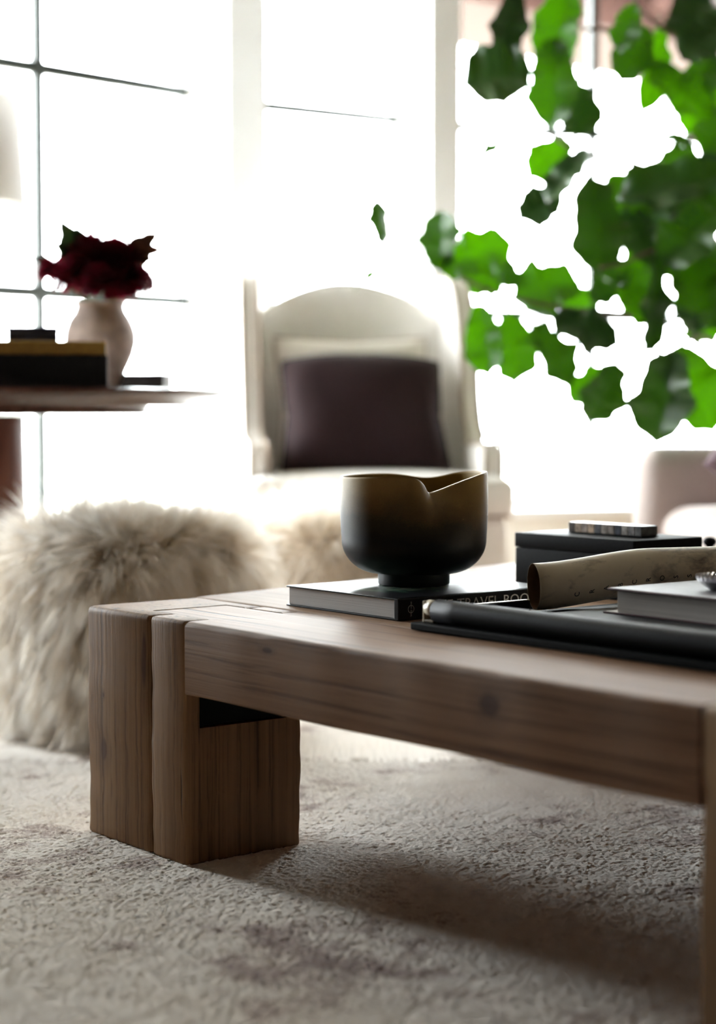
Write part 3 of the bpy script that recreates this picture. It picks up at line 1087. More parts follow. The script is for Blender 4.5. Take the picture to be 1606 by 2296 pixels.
jp = at(1592, 1220, 3.32)
jar = empty('lidded_jar', (jp.x, jp.y, TH + 0.0005))
tag(jar, 'small dark lidded jar with a round knob behind the rolled poster', 'jar')
lathe('body', [(0.020, 0.0), (0.028, 0.001), (0.034, 0.015), (0.033, 0.034), (0.028, 0.042), (0.02, 0.043)], M['black_lacquer'], jar, 32)
jar_lid = lathe('lid', [(0.031, 0.0435), (0.031, 0.046), (0.020, 0.052), (0.006, 0.055)], M['black_lacquer'], jar, 32)
lathe('knob', [(0.004, 0.0552), (0.006, 0.060), (0.0125, 0.066), (0.0135, 0.072), (0.009, 0.078), (0.003, 0.0795)], M['black_lacquer'], jar_lid, 24)

# ================================================================== FUR POUFS
def fur_mat(name, c_root, c_mid, c_tip):
    m, nt, b = new_mat(name)
    out = nt.nodes['Material Output']
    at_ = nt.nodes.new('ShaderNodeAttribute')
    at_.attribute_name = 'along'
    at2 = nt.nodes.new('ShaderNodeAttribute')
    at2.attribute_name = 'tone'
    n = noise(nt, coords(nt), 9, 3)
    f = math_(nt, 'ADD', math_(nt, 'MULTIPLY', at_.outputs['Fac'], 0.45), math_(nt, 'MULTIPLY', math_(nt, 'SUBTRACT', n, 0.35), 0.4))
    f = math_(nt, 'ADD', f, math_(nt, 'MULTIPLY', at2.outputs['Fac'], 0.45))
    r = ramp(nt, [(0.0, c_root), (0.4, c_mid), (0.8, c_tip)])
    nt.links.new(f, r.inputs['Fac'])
    nt.links.new(r.outputs['Color'], b.inputs['Base Color'])
    b.inputs['Roughness'].default_value = 0.55
    b.inputs['Specular IOR Level'].default_value = 0.35
    tr = nt.nodes.new('ShaderNodeBsdfTranslucent')
    nt.links.new(r.outputs['Color'], tr.inputs['Color'])
    mx = nt.nodes.new('ShaderNodeMixShader')
    mx.inputs['Fac'].default_value = 0.45
    nt.links.new(b.outputs[0], mx.inputs[1])
    nt.links.new(tr.outputs[0], mx.inputs[2])
    nt.links.new(mx.outputs[0], out.inputs['Surface'])
    return m


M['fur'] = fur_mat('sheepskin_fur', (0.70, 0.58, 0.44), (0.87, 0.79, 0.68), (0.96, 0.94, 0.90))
M['hide'] = simple('sheepskin_hide', (0.55, 0.44, 0.33), 0.9, 0.15, 30)


def pouf(name, loc, rz, a, b_, c, nstr, length, seed, label, width=0.0019):
    """rounded block body (half sizes a, b, c) covered with long hair"""
    e = empty(name, loc, rz)
    tag(e, label, 'pouf', 'sheepskin poufs')
    g = np.random.default_rng(seed)
    P = 5.0
    H = np.array([a, b_, c])
    cen = np.array([0, 0, c])

    def field(p):
        return (np.abs((p - cen) / H) ** P).sum(-1)

    def normal(p):
        q = (p - cen) / H
        n = np.sign(q) * np.abs(q) ** (P - 1) / H
        return n / np.maximum(np.linalg.norm(n, axis=-1, keepdims=True), 1e-9)
    # body
    nu, nv = 48, 28
    vv, ff = [], []
    for j in range(nv + 1):
        th = PI * j / nv
        for i in range(nu):
            ph = 2 * PI * i / nu
            d = np.array([math.sin(th) * math.cos(ph), math.sin(th) * math.sin(ph), math.cos(th)])
            k = (np.abs(d / H) ** P).sum() ** (-1 / P)
            vv.append(tuple(cen + d * k))
    for j in range(nv):
        for i in range(nu):
            ff.append((j * nu + i, (j + 1) * nu + i, (j + 1) * nu + (i + 1) % nu, j * nu + (i + 1) % nu))
    from_py('body', vv, ff, M['hide'], e, True)
    # roots
    areas = np.array([4 * b_ * c, 4 * b_ * c, 4 * a * c, 4 * a * c, 4 * a * b_])
    face = g.choice(5, nstr, p=areas / areas.sum())
    uv = g.uniform(-1, 1, (nstr, 2))
    root = np.zeros((nstr, 3))
    for fi, (axis, sg) in enumerate(((0, -1), (0, 1), (1, -1), (1, 1), (2, 1))):
        k = face == fi
        o_ = [x for x in (0, 1, 2) if x != axis]
        root[k, axis] = sg
        root[k, o_[0]] = uv[k, 0]
        root[k, o_[1]] = uv[k, 1]
    root *= H
    root = cen + root * ((np.abs(root / H) ** P).sum(-1, keepdims=True) ** (-1 / P))
    n0 = normal(root)
    # locks: neighbouring hairs share a lean and draw together at the tips
    nl = max(60, nstr // 30)
    lock = root[g.integers(0, nstr, nl)]
    lid = np.empty(nstr, int)
    for s in range(0, nstr, 4000):
        d2 = ((root[s:s + 4000, None, :] - lock[None]) ** 2).sum(-1)
        lid[s:s + 4000] = d2.argmin(1)
    lockdir = g.normal(0, 1, (nl, 3))
    L = length * g.uniform(0.8, 1.2, nstr) * g.uniform(0.85, 1.2, nl)[lid]
    tone = np.clip(0.6 * g.random(nl)[lid] + 0.4 * g.random(nstr), 0, 1)
    seg = 6
    step = (L / seg)[:, None]
    # slow drift of the nap over the hide
    w = root * 9.0 + seed
    drift = np.stack([np.sin(w[:, 1] + 1.3 * np.sin(w[:, 2])), np.sin(w[:, 0] * 1.1 + np.sin(w[:, 2] * 1.2)), 0 * w[:, 0]], -1)
    top = np.clip(n0[:, 2:3], 0, 1)
    out_ = root - cen
    out_[:, 2] = 0
    d = n0 * 0.55 + out_ * (1.6 * top) + drift * 0.22 + lockdir[lid] * 0.16 + g.normal(0, 0.10, (nstr, 3)) + np.array([0, 0, -0.35]) * (1 - top)
    offs = root - lock[lid]
    pts = [root.copy()]
    p = root.copy()
    for s in range(seg):
        d = d / np.linalg.norm(d, axis=-1, keepdims=True)
        p = p + d * step - offs * 0.10
        fv = field(p)
        ins = (fv < 1.06 + 0.10 * s) & (p[:, 2] > 0)
        if ins.any():
            q = p[ins] - cen
            p[ins] = cen + q * (((1.07 + 0.10 * s) / np.maximum(fv[ins], 1e-6)) ** (1 / P))[:, None]
        p[:, 2] = np.maximum(p[:, 2], 0.004)
        pts.append(p.copy())
        d = d + np.array([0, 0, -1.0]) * (0.26 - 0.10 * top) + g.normal(0, 0.035, (nstr, 3))
    pts = np.stack(pts, 1)                                   # nstr, seg+1, 3
    tan = np.gradient(pts, axis=1)
    side = np.cross(tan, n0[:, None, :] + g.normal(0, 0.5, (nstr, 1, 3)))
    side /= np.maximum(np.linalg.norm(side, axis=-1, keepdims=True), 1e-9)
    wprof = np.array([0.7, 1.0, 1.0, 0.9, 0.75, 0.5, 0.08])[None, :, None] * width * g.choice([0.6, 0.8, 1.0, 1.9], (nstr, 1, 1)) * 0.5
    A, B = pts - side * wprof, pts + side * wprof
    V = np.stack([A, B], 2).reshape(-1, 3)
    base = (np.arange(nstr) * (seg + 1) * 2)[:, None]
    k = np.arange(seg)[None] * 2
    q = np.stack([base + k, base + k + 1, base + k + 3, base + k + 2], -1).reshape(-1, 4)
    me = bpy.data.meshes.new('fur')
    me.vertices.add(len(V))
    me.vertices.foreach_set('co', V.ravel())
    me.loops.add(q.size)
    me.loops.foreach_set('vertex_index', q.ravel())
    me.polygons.add(len(q))
    me.polygons.foreach_set('loop_start', np.arange(0, q.size, 4))
    me.polygons.foreach_set('loop_total', np.full(len(q), 4))
    me.update(calc_edges=True)
    al = me.attributes.new('along', 'FLOAT', 'POINT')
    al.data.foreach_set('value', np.tile(np.repeat(np.linspace(0, 1, seg + 1), 2), nstr))
    tn = me.attributes.new('tone', 'FLOAT', 'POINT')
    tn.data.foreach_set('value', np.repeat(tone, (seg + 1) * 2))
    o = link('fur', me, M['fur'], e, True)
    o['kind'] = 'stuff'
    return e


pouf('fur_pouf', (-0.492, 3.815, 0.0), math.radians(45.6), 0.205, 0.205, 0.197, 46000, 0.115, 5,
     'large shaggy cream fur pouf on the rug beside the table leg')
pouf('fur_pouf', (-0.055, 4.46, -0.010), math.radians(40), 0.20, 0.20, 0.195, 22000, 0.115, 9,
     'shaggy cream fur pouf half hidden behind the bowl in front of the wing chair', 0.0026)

# ================================================================== WING CHAIR
M['linen'] = fabric('ivory_linen', (0.88, 0.85, 0.815))
M['piping'] = fabric('taupe_piping', (0.40, 0.32, 0.26), 400, 0.1)
M['dark_wood'] = wood('dark_chair_wood', 2, (0.05, 0.03, 0.02), (0.09, 0.055, 0.035), (0.13, 0.08, 0.05))


def cushion_block(name, x, y, z, mat, parent, crown=0.02, r=0.035, nx=18, ny=16, bulge=0.01):
    """upholstered box with crowned top and softly bulging sides"""
    bm = bmesh.new()
    bm_box(bm, x, y, z, min(r, (z[1] - z[0]) * 0.45), 4)
    bmesh.ops.subdivide_edges(bm, edges=[e for e in bm.edges if e.calc_length() > 0.08], cuts=8, use_grid_fill=True)
    cx, cy_, cz = sum(x) / 2, sum(y) / 2, sum(z) / 2
    hx, hy, hz = (x[1] - x[0]) / 2, (y[1] - y[0]) / 2, (z[1] - z[0]) / 2
    for v in bm.verts:
        u, w, t = (v.co.x - cx) / hx, (v.co.y - cy_) / hy, (v.co.z - cz) / hz
        fx, fy, fz = max(0, 1 - u * u), max(0, 1 - w * w), max(0, 1 - t * t)
        v.co.z += crown * fx * fy * t
        v.co.x += bulge * fz * u
        v.co.y += bulge * fz * w
    return from_bm(name, bm, mat, parent, True)


chair = empty('wing_chair', (0.072, 4.86, -0.012), math.radians(9.5))
tag(chair, 'ivory upholstered wing chair with piped edges in front of the window', 'chair')
chair_seat = cushion_block('seat_cushion', (-0.365, 0.365), (0.0, 0.60), (0.392, 0.512), M['linen'], chair, 0.018)
cushion_block('seat_base', (-0.352, 0.352), (0.018, 0.66), (0.15, 0.388), M['linen'], chair, 0.0, 0.02, bulge=0.004)
for sx_, sy_ in ((-1, 0), (1, 0), (-1, 1), (1, 1)):
    x_ = 0.30 * sx_
    y_ = 0.06 if sy_ == 0 else 0.60
    o = tube('leg', [(x_, y_, 0.0), (x_, y_, 0.06), (x_, y_, 0.16)], [0.014, 0.02, 0.026], M['dark_wood'], chair, 12)
# cushion seams
def loop_rect(x, y, z, r=0.035):
    return [Vector((a, b, z)) for a, b in round_rect(x[0], x[1], y[0], y[1], r, 4)] + [Vector((x[1], y[1] - r, z))]


tube('seat_piping', loop_rect((-0.366, 0.366), (-0.002, 0.602), 0.488), 0.005, M['linen'], chair_seat, 6)
tube('seat_piping', loop_rect((-0.366, 0.366), (-0.002, 0.602), 0.402), 0.005, M['piping'], chair_seat, 6)

# backrest: arched top, reclined
arch = [(-0.295, 0.40), (0.295, 0.40)]
for k in range(25):
    u = 1 - 2 * k / 24
    arch.append((0.295 * u, 0.975 + 0.118 * math.cos(u * PI / 2) ** 0.8))


def recline(c):
    z = c.z
    puff = 0.035 * max(0, 1 - (c.x / 0.30) ** 2) * max(0, math.sin(min(1, max(0, (z - 0.40) / 0.66)) * PI)) if c.y < 0.5 else 0.0
    return (c.x, c.y + (z - 0.5) * 0.22 - puff, z)


def dense_slab(name, outline, t0, t1, mat, parent, bev, xf):
    bm = bmesh.new()
    f0 = [bm.verts.new((a, t0, b)) for a, b in outline]
    f1 = [bm.verts.new((a, t1, b)) for a, b in outline]
    n = len(outline)
    bm.faces.new(f0)
    bm.faces.new(f1[::-1])
    for i in range(n):
        bm.faces.new((f0[i], f1[i], f1[(i + 1) % n], f0[(i + 1) % n]))
    bmesh.ops.recalc_face_normals(bm, faces=bm.faces[:])
    es = [e for e in bm.edges if e.verts[0].co.y == e.verts[1].co.y]
    bmesh.ops.bevel(bm, geom=es, offset=bev, segments=4, affect='EDGES', profile=0.5, clamp_overlap=True)
    xs = [a for a, b in outline]
    zs = [b for a, b in outline]
    for k in range(1, 12):
        z = min(zs) + (max(zs) - min(zs)) * k / 12
        bmesh.ops.bisect_plane(bm, geom=bm.verts[:] + bm.edges[:] + bm.faces[:], plane_co=(0, 0, z), plane_no=(0, 0, 1))
        x = min(xs) + (max(xs) - min(xs)) * k / 12
        bmesh.ops.bisect_plane(bm, geom=bm.verts[:] + bm.edges[:] + bm.faces[:], plane_co=(x, 0, 0), plane_no=(1, 0, 0))
    for v in bm.verts:
        v.co = Vector(xf(v.co))
    return from_bm(name, bm, mat, parent, True)


chair_back = dense_slab('backrest', arch, 0.50, 0.60, M['linen'], chair, 0.03, recline)
pp = []
for (a, b_) in arch[2:]:
    q = recline(Vector((a * 0.985, 0.51, b_ - 0.008)))
    pp.append((q[0], q[1], q[2]))
tube('back_piping', pp, 0.006, M['linen'], chair_back, 6)
# wings with scrolled arms: outline in depth (y) and height (z)
wing = [(0.66, 0.30), (0.10, 0.30), (0.10, 0.575), (0.125, 0.603), (0.24, 0.600), (0.285, 0.612), (0.318, 0.655), (0.335, 0.73), (0.335, 0.82), (0.34, 0.90), (0.352, 0.98),
        (0.372, 1.04), (0.41, 1.085), (0.46, 1.10), (0.53, 1.10), (0.60, 1.085), (0.66, 1.06), (0.68, 0.9)]
for sg in (-1, 1):
    def wxf(c, sg=sg):
        # c.x = depth, c.y = thickness, c.z = height ; the wing splays outwards towards the front and the top
        splay = 0.004 * max(0, (c.z - 0.6) / 0.5) + 0.05 * max(0, (0.5 - c.x) / 0.4) * (1 if c.z > 0.62 else 0.6)
        rec = max(0, c.z - 0.62) * 0.18
        return (sg * (0.298 + c.y + splay - 0.028), c.x + rec, c.z)
    wing_part = slab('wing', wing, 0.0, 0.062, M['linen'], chair, 0.018, 3, xf=wxf)
    crv = [(p.x, p.y) for p in catmull([(a, b_, 0) for a, b_ in wing[1:16]], 3)]
    for tpos in (0.006, 0.056):
        tube('wing_piping', [wxf(Vector((a, tpos, b_))) for a, b_ in crv], 0.0055, M['piping'], wing_part, 6)


def pillow(name, w, h, t, mat, parent=None, n=22, pinch=0.06, seed=0, pipe=None, arch=0.0, flare=0.0):
    """knife-edge cushion in the local x-z plane, thickness along y"""
    rnd = random.Random(seed)
    ph = [rnd.uniform(0, 6.28) for _ in range(6)]
    vv, ff = [], []
    def pos(u, v, sgn):
        x = u * w / 2 * (1 - pinch * (1 - abs(v)) * abs(u) ** 3)
        z = v * h / 2 * (1 - pinch * (1 - abs(u)) * abs(v) ** 3)
        th = t / 2 * (max(0, (1 - u ** 4)) * max(0, (1 - v ** 4))) ** 0.55
        th *= 1 + 0.07 * math.sin(u * 5 + ph[0]) * math.sin(v * 4 + ph[1])
        z += arch * (1 - u * u) * max(0.0, v)
        x *= 1 + flare * (0.2 - v)
        y = sgn * th
        return (x, y, z)
    N = n + 1
    for sgn in (-1, 1):
        for j in range(N):
            for i in range(N):
                vv.append(pos(-1 + 2 * i / n, -1 + 2 * j / n, sgn))
    off = N * N
    for j in range(n):
        for i in range(n):
            a = j * N + i
            ff.append((a, a + 1, a + N + 1, a + N))
            ff.append((off + a, off + a + N, off + a + N + 1, off + a + 1))
    me = bpy.data.meshes.new(name)
    me.from_pydata(vv, [], ff)
    bm = bmesh.new()
    bm.from_mesh(me)
    bmesh.ops.remove_doubles(bm, verts=bm.verts[:], dist=1e-5)
    bm.to_mesh(me)
    bm.free()
    o = link(name, me, mat, parent, True)
    if pipe:
        ed = [pos(-1 + 2 * i / n, -1, 0) for i in range(n)] + [pos(1, -1 + 2 * i / n, 0) for i in range(n)] + \
             [pos(1 - 2 * i / n, 1, 0) for i in range(n)] + [pos(-1, 1 - 2 * i / n, 0) for i in range(n + 1)]
        tube('edge_piping', ed, 0.0042, pipe, o, 6)
    return o


M['ivory_silk'] = fabric('ivory_silk', (0.80, 0.76, 0.70), 200, 0.06, 0.15)
M['plum_velvet'] = fabric('plum_brown_velvet', (0.024, 0.011, 0.0125), 300, 0.25, 0.3, 0.06)
M['plum_pipe'] = fabric('dark_piping', (0.010, 0.007, 0.009), 300, 0.1)
crot = math.radians(9.5)


def on_chair(x, y, z):
    return Matrix.Rotation(crot, 3, 'Z') @ Vector((x, y, z)) + Vector((0.072, 4.86, 0))


c1 = empty('ivory_cushion', on_chair(-0.020, 0.405, 0.708))
c1.rotation_euler = (math.radians(-15), math.radians(0), crot)
tag(c1, 'ivory silk cushion behind the plum cushion on the wing chair', 'cushion')
pillow('cover', 0.46, 0.40, 0.11, M['ivory_silk'], c1, 24, 0.08, 3, M['piping'])
c2 = empty('plum_cushion', on_chair(-0.005, 0.300, 0.662))
c2.rotation_euler = (math.radians(-20), math.radians(0), crot)
tag(c2, 'dark plum brown velvet cushion leaning on the wing chair seat', 'cushion')
pillow('cover', 0.478, 0.345, 0.15, M['plum_velvet'], c2, 24, 0.07, 8, M['plum_pipe'], 0.034, 0.03)

# ================================================================== SOFA at the right
M['boucle'] = fabric('white_boucle', (0.54, 0.455, 0.42), 150, 0.1, 0.6)
M['mauve'] = fabric('mauve_velvet', (0.16, 0.10, 0.115), 260, 0.2, 0.3, 0.15)
sofa = empty('armchair', (0.70, 3.50, 0.0), 0.0)
tag(sofa, 'pale boucle armchair with a thick rounded arm at the right edge', 'chair')
arm_out = [(a, b) for a, b in round_rect(0.0, 0.165, 0.06, 0.590, 0.06, 5)]
# far arm: profile in y-z, runs along x
slab('arm', [(a, b) for a, b in arm_out], 0.0, 0.85, M['boucle'], sofa, 0.058, 5, xf=lambda c: (c.y + 0.0, c.x + 0.92, c.z))
cushion_block('seat_cushion', (0.055, 0.72), (-0.03, 0.905), (0.325, 0.446), M['boucle'], sofa, 0.025, 0.055)
slab('arm', [(a, b) for a, b in arm_out], 0.04, 0.85, M['boucle'], sofa, 0.058, 5, xf=lambda c: (c.y, c.x - 0.205, c.z))
cushion_block('base', (0.03, 0.85), (-0.035, 0.915), (0.08, 0.32), M['boucle'], sofa, 0.0, 0.02, bulge=0.003)
cushion_block('backrest', (0.73, 0.93), (-0.035, 0.915), (0.34, 0.78), M['boucle'], sofa, 0.015, 0.06)
for x_ in (0.08, 0.78):
    for y_ in (-0.13, 0.99):
        tube('leg', [(x_, y_, -0.005), (x_, y_, 0.09)], [0.018, 0.024], M['dark_wood'], sofa, 12)
sp = empty('mauve_cushion', (0.995, 4.235, 0.552))
sp.rotation_euler = (math.radians(-24), math.radians(32), math.radians(-6))
tag(sp, 'mauve velvet cushion against the arm of the boucle armchair', 'cushion')
pillow('cover', 0.30, 0.21, 0.11, M['mauve'], sp, 20, 0.07, 5)

# ================================================================== ROUND TABLE with lamp, vase, books
M['mahogany'] = wood('mahogany', 0, (0.045, 0.018, 0.012), (0.085, 0.034, 0.022), (0.12, 0.052, 0.034), rough=0.22)
M['mahogany_v'] = wood('mahogany_upright', 2, (0.07, 0.024, 0.014), (0.115, 0.042, 0.026), (0.16, 0.062, 0.038), rough=0.35)
RT = empty('round_table', (-0.865, 4.14, 0.0))
tag(RT, 'dark mahogany round pedestal table by the left window', 'table')
RTZ = 0.725
lathe('tabletop', [(0.493, RTZ - 0.037), (0.516, RTZ - 0.022), (0.558, RTZ - 0.0107), (0.562, RTZ - 0.0056), (0.560, RTZ - 0.0014), (0.553, RTZ)], M['mahogany'], RT, 96)
lathe('apron', [(0.353, RTZ - 0.0565), (0.372, RTZ - 0.055), (0.377, RTZ - 0.0375)], M['mahogany'], RT, 72)
lathe('pedestal', [(0.118, 0.07), (0.104, 0.12), (0.099, 0.3), (0.092, 0.5), (0.090, RTZ - 0.058)], M['mahogany_v'], RT, 48)
lathe('base', [(0.19, -0.012), (0.20, 0.006), (0.195, 0.035), (0.15, 0.055), (0.125, 0.07)], M['mahogany_v'], RT, 64)

M['shade'] = None
m, nt, b = new_mat('white_linen_shade')
out = nt.nodes['Material Output']
nn = noise(nt, coords(nt, (1, 1, 3)), 160, 2)
cc = mixc(nt, nn, (0.76, 0.76, 0.77), (0.86, 0.86, 0.87))
nt.links.new(cc, b.inputs['Base Color'])
b.inputs['Roughness'].default_value = 0.9
tr = nt.nodes.new('ShaderNodeBsdfTranslucent')
tr.inputs['Color'].default_value = (0.8, 0.78, 0.75, 1)
mx = nt.nodes.new('ShaderNodeMixShader')
mx.inputs['Fac'].default_value = 0.4
nt.links.new(b.outputs[0], mx.inputs[1])
nt.links.new(tr.outputs[0], mx.inputs[2])
nt.links.new(mx.outputs[0], out.inputs['Surface'])
M['shade'] = m
M['cream_ceramic'] = simple('cream_ceramic', (0.62, 0.56, 0.48), 0.3, 0.1, 20)
lamp = empty('table_lamp', (-0.961, 4.204, RTZ + 0.0005))
lamp.scale = (0.93, 0.93, 0.93)
tag(lamp, 'white drum shade table lamp at the left edge on the round table', 'lamp')
lathe('base', [(0.075, 0.0), (0.08, 0.004), (0.08, 0.018), (0.05, 0.03), (0.07, 0.10), (0.085, 0.18), (0.065, 0.27), (0.022, 0.32), (0.018, 0.34)], M['cream_ceramic'], lamp, 40)
tube('stem', [(0, 0, 0.34), (0, 0, 0.66)], 0.007, M['nickel'], lamp, 10)
sv, sf = [], []
ns = 64
for (r_, z_) in ((0.196, 0.468), (0.180, 0.735), (0.178, 0.735), (0.194, 0.468)):
    for i in range(ns):
        a = 2 * PI * i / ns
        sv.append((r_ * math.cos(a), r_ * math.sin(a), z_))
for k in range(4):
    l = (k + 1) % 4
    for i in range(ns):
        sf.append((k * ns + i, k * ns + (i + 1) % ns, l * ns + (i + 1) % ns, l * ns + i))
lsh = soft(from_py('lamp_shade', sv, sf, M['shade'], lamp, True), 40)
tube('shade_spider', [(-0.179, 0, 0.66), (0, 0, 0.66), (0.179, 0, 0.66)], 0.003, M['nickel'], lsh, 6)

# vase
vx = at(226, 800, 4.204)
M['vase'] = simple('rough_stoneware', (0.50, 0.40, 0.34), 0.7, 0.28, 26, 0.3, 0.4)
vase = empty('stoneware_vase', (vx.x, vx.y, RTZ + 0.0005))
vase.scale = (0.93, 0.93, 0.93)
tag(vase, 'pale mottled stoneware vase holding red flowers on the round table', 'vase')
lathe('body', [(0.040, 0.0), (0.044, 0.002), (0.050, 0.02), (0.064, 0.05), (0.082, 0.088), (0.0905, 0.122), (0.090, 0.146), (0.079, 0.178), (0.066, 0.196), (0.061, 0.210),
               (0.064, 0.222), (0.060, 0.2225), (0.056, 0.21), (0.05, 0.19)], M['vase'], vase, 48)

M['petal'] = leafy('crimson_petal', (0.022, 0.002, 0.006), (0.085, 0.004, 0.014), (0.22, 0.006, 0.022), 0.3, 0.6, 0.3)
M['stem'] = simple('green_stem', (0.06, 0.10, 0.03), 0.6)


def bloom(loc, r, seed, label):
    g = random.Random(seed)
    vv, ff = [], []
    npet = 110
    for k in range(npet):
        t = (k + 0.5) / npet
        ph = k * 2.39996
        th = math.acos(1 - 1.55 * t)
        d = Vector((math.sin(th) * math.cos(ph), math.sin(th) * math.sin(ph), math.cos(th)))
        side = d.cross(Vector((0, 0, 1)))
        if side.length < 0.05: side = Vector((1, 0, 0))
        side.normalize()
        upv = side.cross(d).normalized()
        L = r * g.uniform(0.92, 1.1)
        w = r * g.uniform(0.30, 0.42)
        tw = g.uniform(-0.4, 0.4)
        side = (side * math.cos(tw) + upv * math.sin(tw)).normalized()
        upv = side.cross(d).normalized()
        b0 = len(vv)
        for (a, ww, cup) in ((0.12, 0.25, 0.0), (0.5, 0.8, 0.06), (0.82, 1.0, 0.02), (1.0, 0.7, -0.06)):
            for s in (-1, 0, 1):
                vv.append(d * (L * a) + side * (s * w * ww * 0.5) + upv * (cup * r + (0.06 * r if s else 0)))
        for j in range(3):
            for i in range(2):
                p = b0 + j * 3 + i
                ff.append((p, p + 1, p + 4, p + 3))
    e = empty('red_bloom', loc)
    tag(e, label, 'flower', 'red blooms in the stoneware vase')
    from_py('petals', vv, ff, M['petal'], e, True)
    # green stem down to the mouth of the vase
    mouth = Vector((vx.x, vx.y, RTZ + 0.177)) - Vector(loc)
    rim = Vector((vx.x, vx.y, RTZ + 0.216)) - Vector(loc)
    hor = Vector((Vector(loc).x - vx.x, Vector(loc).y - vx.y, 0))
    if hor.length > 1e-4:
        rim += hor.normalized() * min(0.04, hor.length)
    tube('stem', [(0, 0, 0), tuple(rim * 0.6 + Vector((0, 0, 0.0))), tuple(rim), tuple(mouth)], 0.0035, M['stem'], e, 6)
    return e


blooms = [(112, 610, 4.185, 30, 'leftmost crimson bloom in the vase'), (165, 625, 4.148, 46, 'crimson bloom low on the left of the bouquet'),
          (205, 580, 4.148, 50, 'crimson bloom at the top left of the bouquet'), (258, 588, 4.148, 52, 'crimson bloom at the top right of the bouquet'),
          (232, 635, 4.111, 48, 'large dark crimson bloom at the front of the bouquet'), (292, 628, 4.166, 46, 'crimson bloom low on the right of the bouquet'),
          (318, 632, 4.232, 30, 'rightmost crimson bloom in the vase'), (175, 590, 4.297, 44, 'crimson bloom behind on the left of the bouquet'),
          (270, 650, 4.157, 36, 'lowest crimson bloom over the vase rim')]
for i, (px_, py_, Y_, rp, lb) in enumerate(blooms):
    bloom(at(px_, py_, Y_), 1.12 * rp * Y_ / F_PX, 40 + i, lb)


def leaf_geo(L, W, seed, fiddle=True, fold=0.25, curl=0.25, ny=30, nx=10):
    g = random.Random(seed)
    ph = [g.uniform(0, 6.28) for _ in range(5)]
    vv, ff = [], []
    for j in range(ny + 1):
        t = j / ny
        if fiddle:
            w = (math.sin(min(1, t * 1.0) * PI) ** 0.5) * (0.78 + 0.30 * t) - 0.10 * math.exp(-((t - 0.36) / 0.13) ** 2)
            w *= 1.0 if t < 0.9 else (1 - ((t - 0.9) / 0.1) * 0.75)
        else:
            w = math.sin(t * PI) ** 0.8
        w = max(w, 0.02)
        for i in range(nx + 1):
            u = -1 + 2 * i / nx
            wav = 0.05 * W * abs(u) * (math.sin(t * 15 + ph[0] + (2 if u > 0 else 0)) + 0.6 * math.sin(t * 26 + ph[1]))
            edge = 1 + (0.085 * math.sin(t * 12 + ph[2] + 2 * u) + 0.05 * math.sin(t * 25 + ph[4] - u)) * abs(u)
            x = u * w * W / 2 * edge
            y = t * L
            z = fold * abs(x) + wav - curl * L * t * t * 0.5 + 0.05 * L * math.sin(t * 3 + ph[3]) * u
            vv.append((x, y, z))
    N = nx + 1
    for j in range(ny):
        for i in range(nx):
            p = j * N + i
            ff.append((p, p + 1, p + N + 1, p + N))
    return vv, ff


def leaf_mesh(name, *a, **k):
    vv, ff = leaf_geo(*a, **k)
    n = len(vv)
    th = 0.0006
    v2 = vv + [(x, y, z - th) for x, y, z in vv]
    f2 = ff + [tuple(n + i for i in q[::-1]) for q in ff]
    me = bpy.data.meshes.new(name)
    me.from_pydata(v2, [], f2)
    me.polygons.foreach_set('use_smooth', [True] * len(me.polygons))
    return me


def place_leaf(name, me, base, tip, nrm, wscale, mat, parent):
    o = bpy.data.objects.new(name, me)
    COL.objects.link(o)
    if not me.materials: me.materials.append(mat)
    y = (tip - base)
    L = y.length
    y = y / L
    z = (nrm - y * nrm.dot(y)).normalized()
    x = y.cross(z)
    mtx = Matrix((x * wscale, y * L, z * (wscale + L) * 0.5)).transposed().to_4x4()
    mtx.translation = base
    o.parent = parent
    o.matrix_basis = (parent.matrix_basis.inverted() if parent else Matrix()) @ mtx
    return o


M['mag_leaf'] = leafy('magnolia_leaf', (0.035, 0.055, 0.04), (0.10, 0.14, 0.10), (0.14, 0.20, 0.08), 0.25, 0.4)
M['rust_leaf'] = leafy('rust_magnolia_leaf', (0.11, 0.05, 0.03), (0.26, 0.12, 0.07), (0.35, 0.16, 0.08), 0.3, 0.5)
for nm, lb, mt, lst in (
    ('magnolia_sprig', 'grey green magnolia sprig standing up on the left of the bouquet', 'mag_leaf',
     [((172, 590), (138, 494), 52, -0.06), ((165, 590), (120, 545), 34, -0.08), ((182, 590), (176, 512), 56, -0.06)]),
    ('magnolia_sprig', 'rust coloured magnolia sprig on the right of the bouquet', 'rust_leaf',
     [((285, 588), (350, 522), 50, -0.06), ((288, 592), (358, 555), 44, -0.08), ((298, 592), (342, 582), 34, -0.08)]),
    ('magnolia_sprig', 'small green leaf sprig poking out at the far left of the bouquet', 'mag_leaf', [((125, 596), (68, 578), 20, 0.0), ((120, 592), (90, 572), 14, 0.02)]),
    ('magnolia_sprig', 'thin green tip above the middle of the bouquet', 'mag_leaf', [((255, 560), (259, 518), 9, 0.0), ((240, 560), (226, 532), 16, 0.02)])):
    b0 = at(*lst[0][0], 4.185)
    e = empty(nm, b0)
    tag(e, lb, 'leaf', 'leaf sprigs in the stoneware vase')
    for k, (p, q, wpx, dy) in enumerate(lst):
        A, B = at(*p, 4.185), at(*q, 4.185 + dy)
        me = leaf_mesh('leaf', 1.0, 1.0, 90 + k, False, 0.3, 0.15)
        place_leaf('leaf', me, A, B, Vector((0.25, -1, 0.35)), wpx * 4.185 / F_PX, M[mt], e)
    tube('stem', [(0, 0, 0), tuple(Vector((vx.x, vx.y, RTZ + 0.2186)) - b0), tuple(Vector((vx.x, vx.y, RTZ + 0.177)) - b0)], 0.003, M['stem'], e, 6)

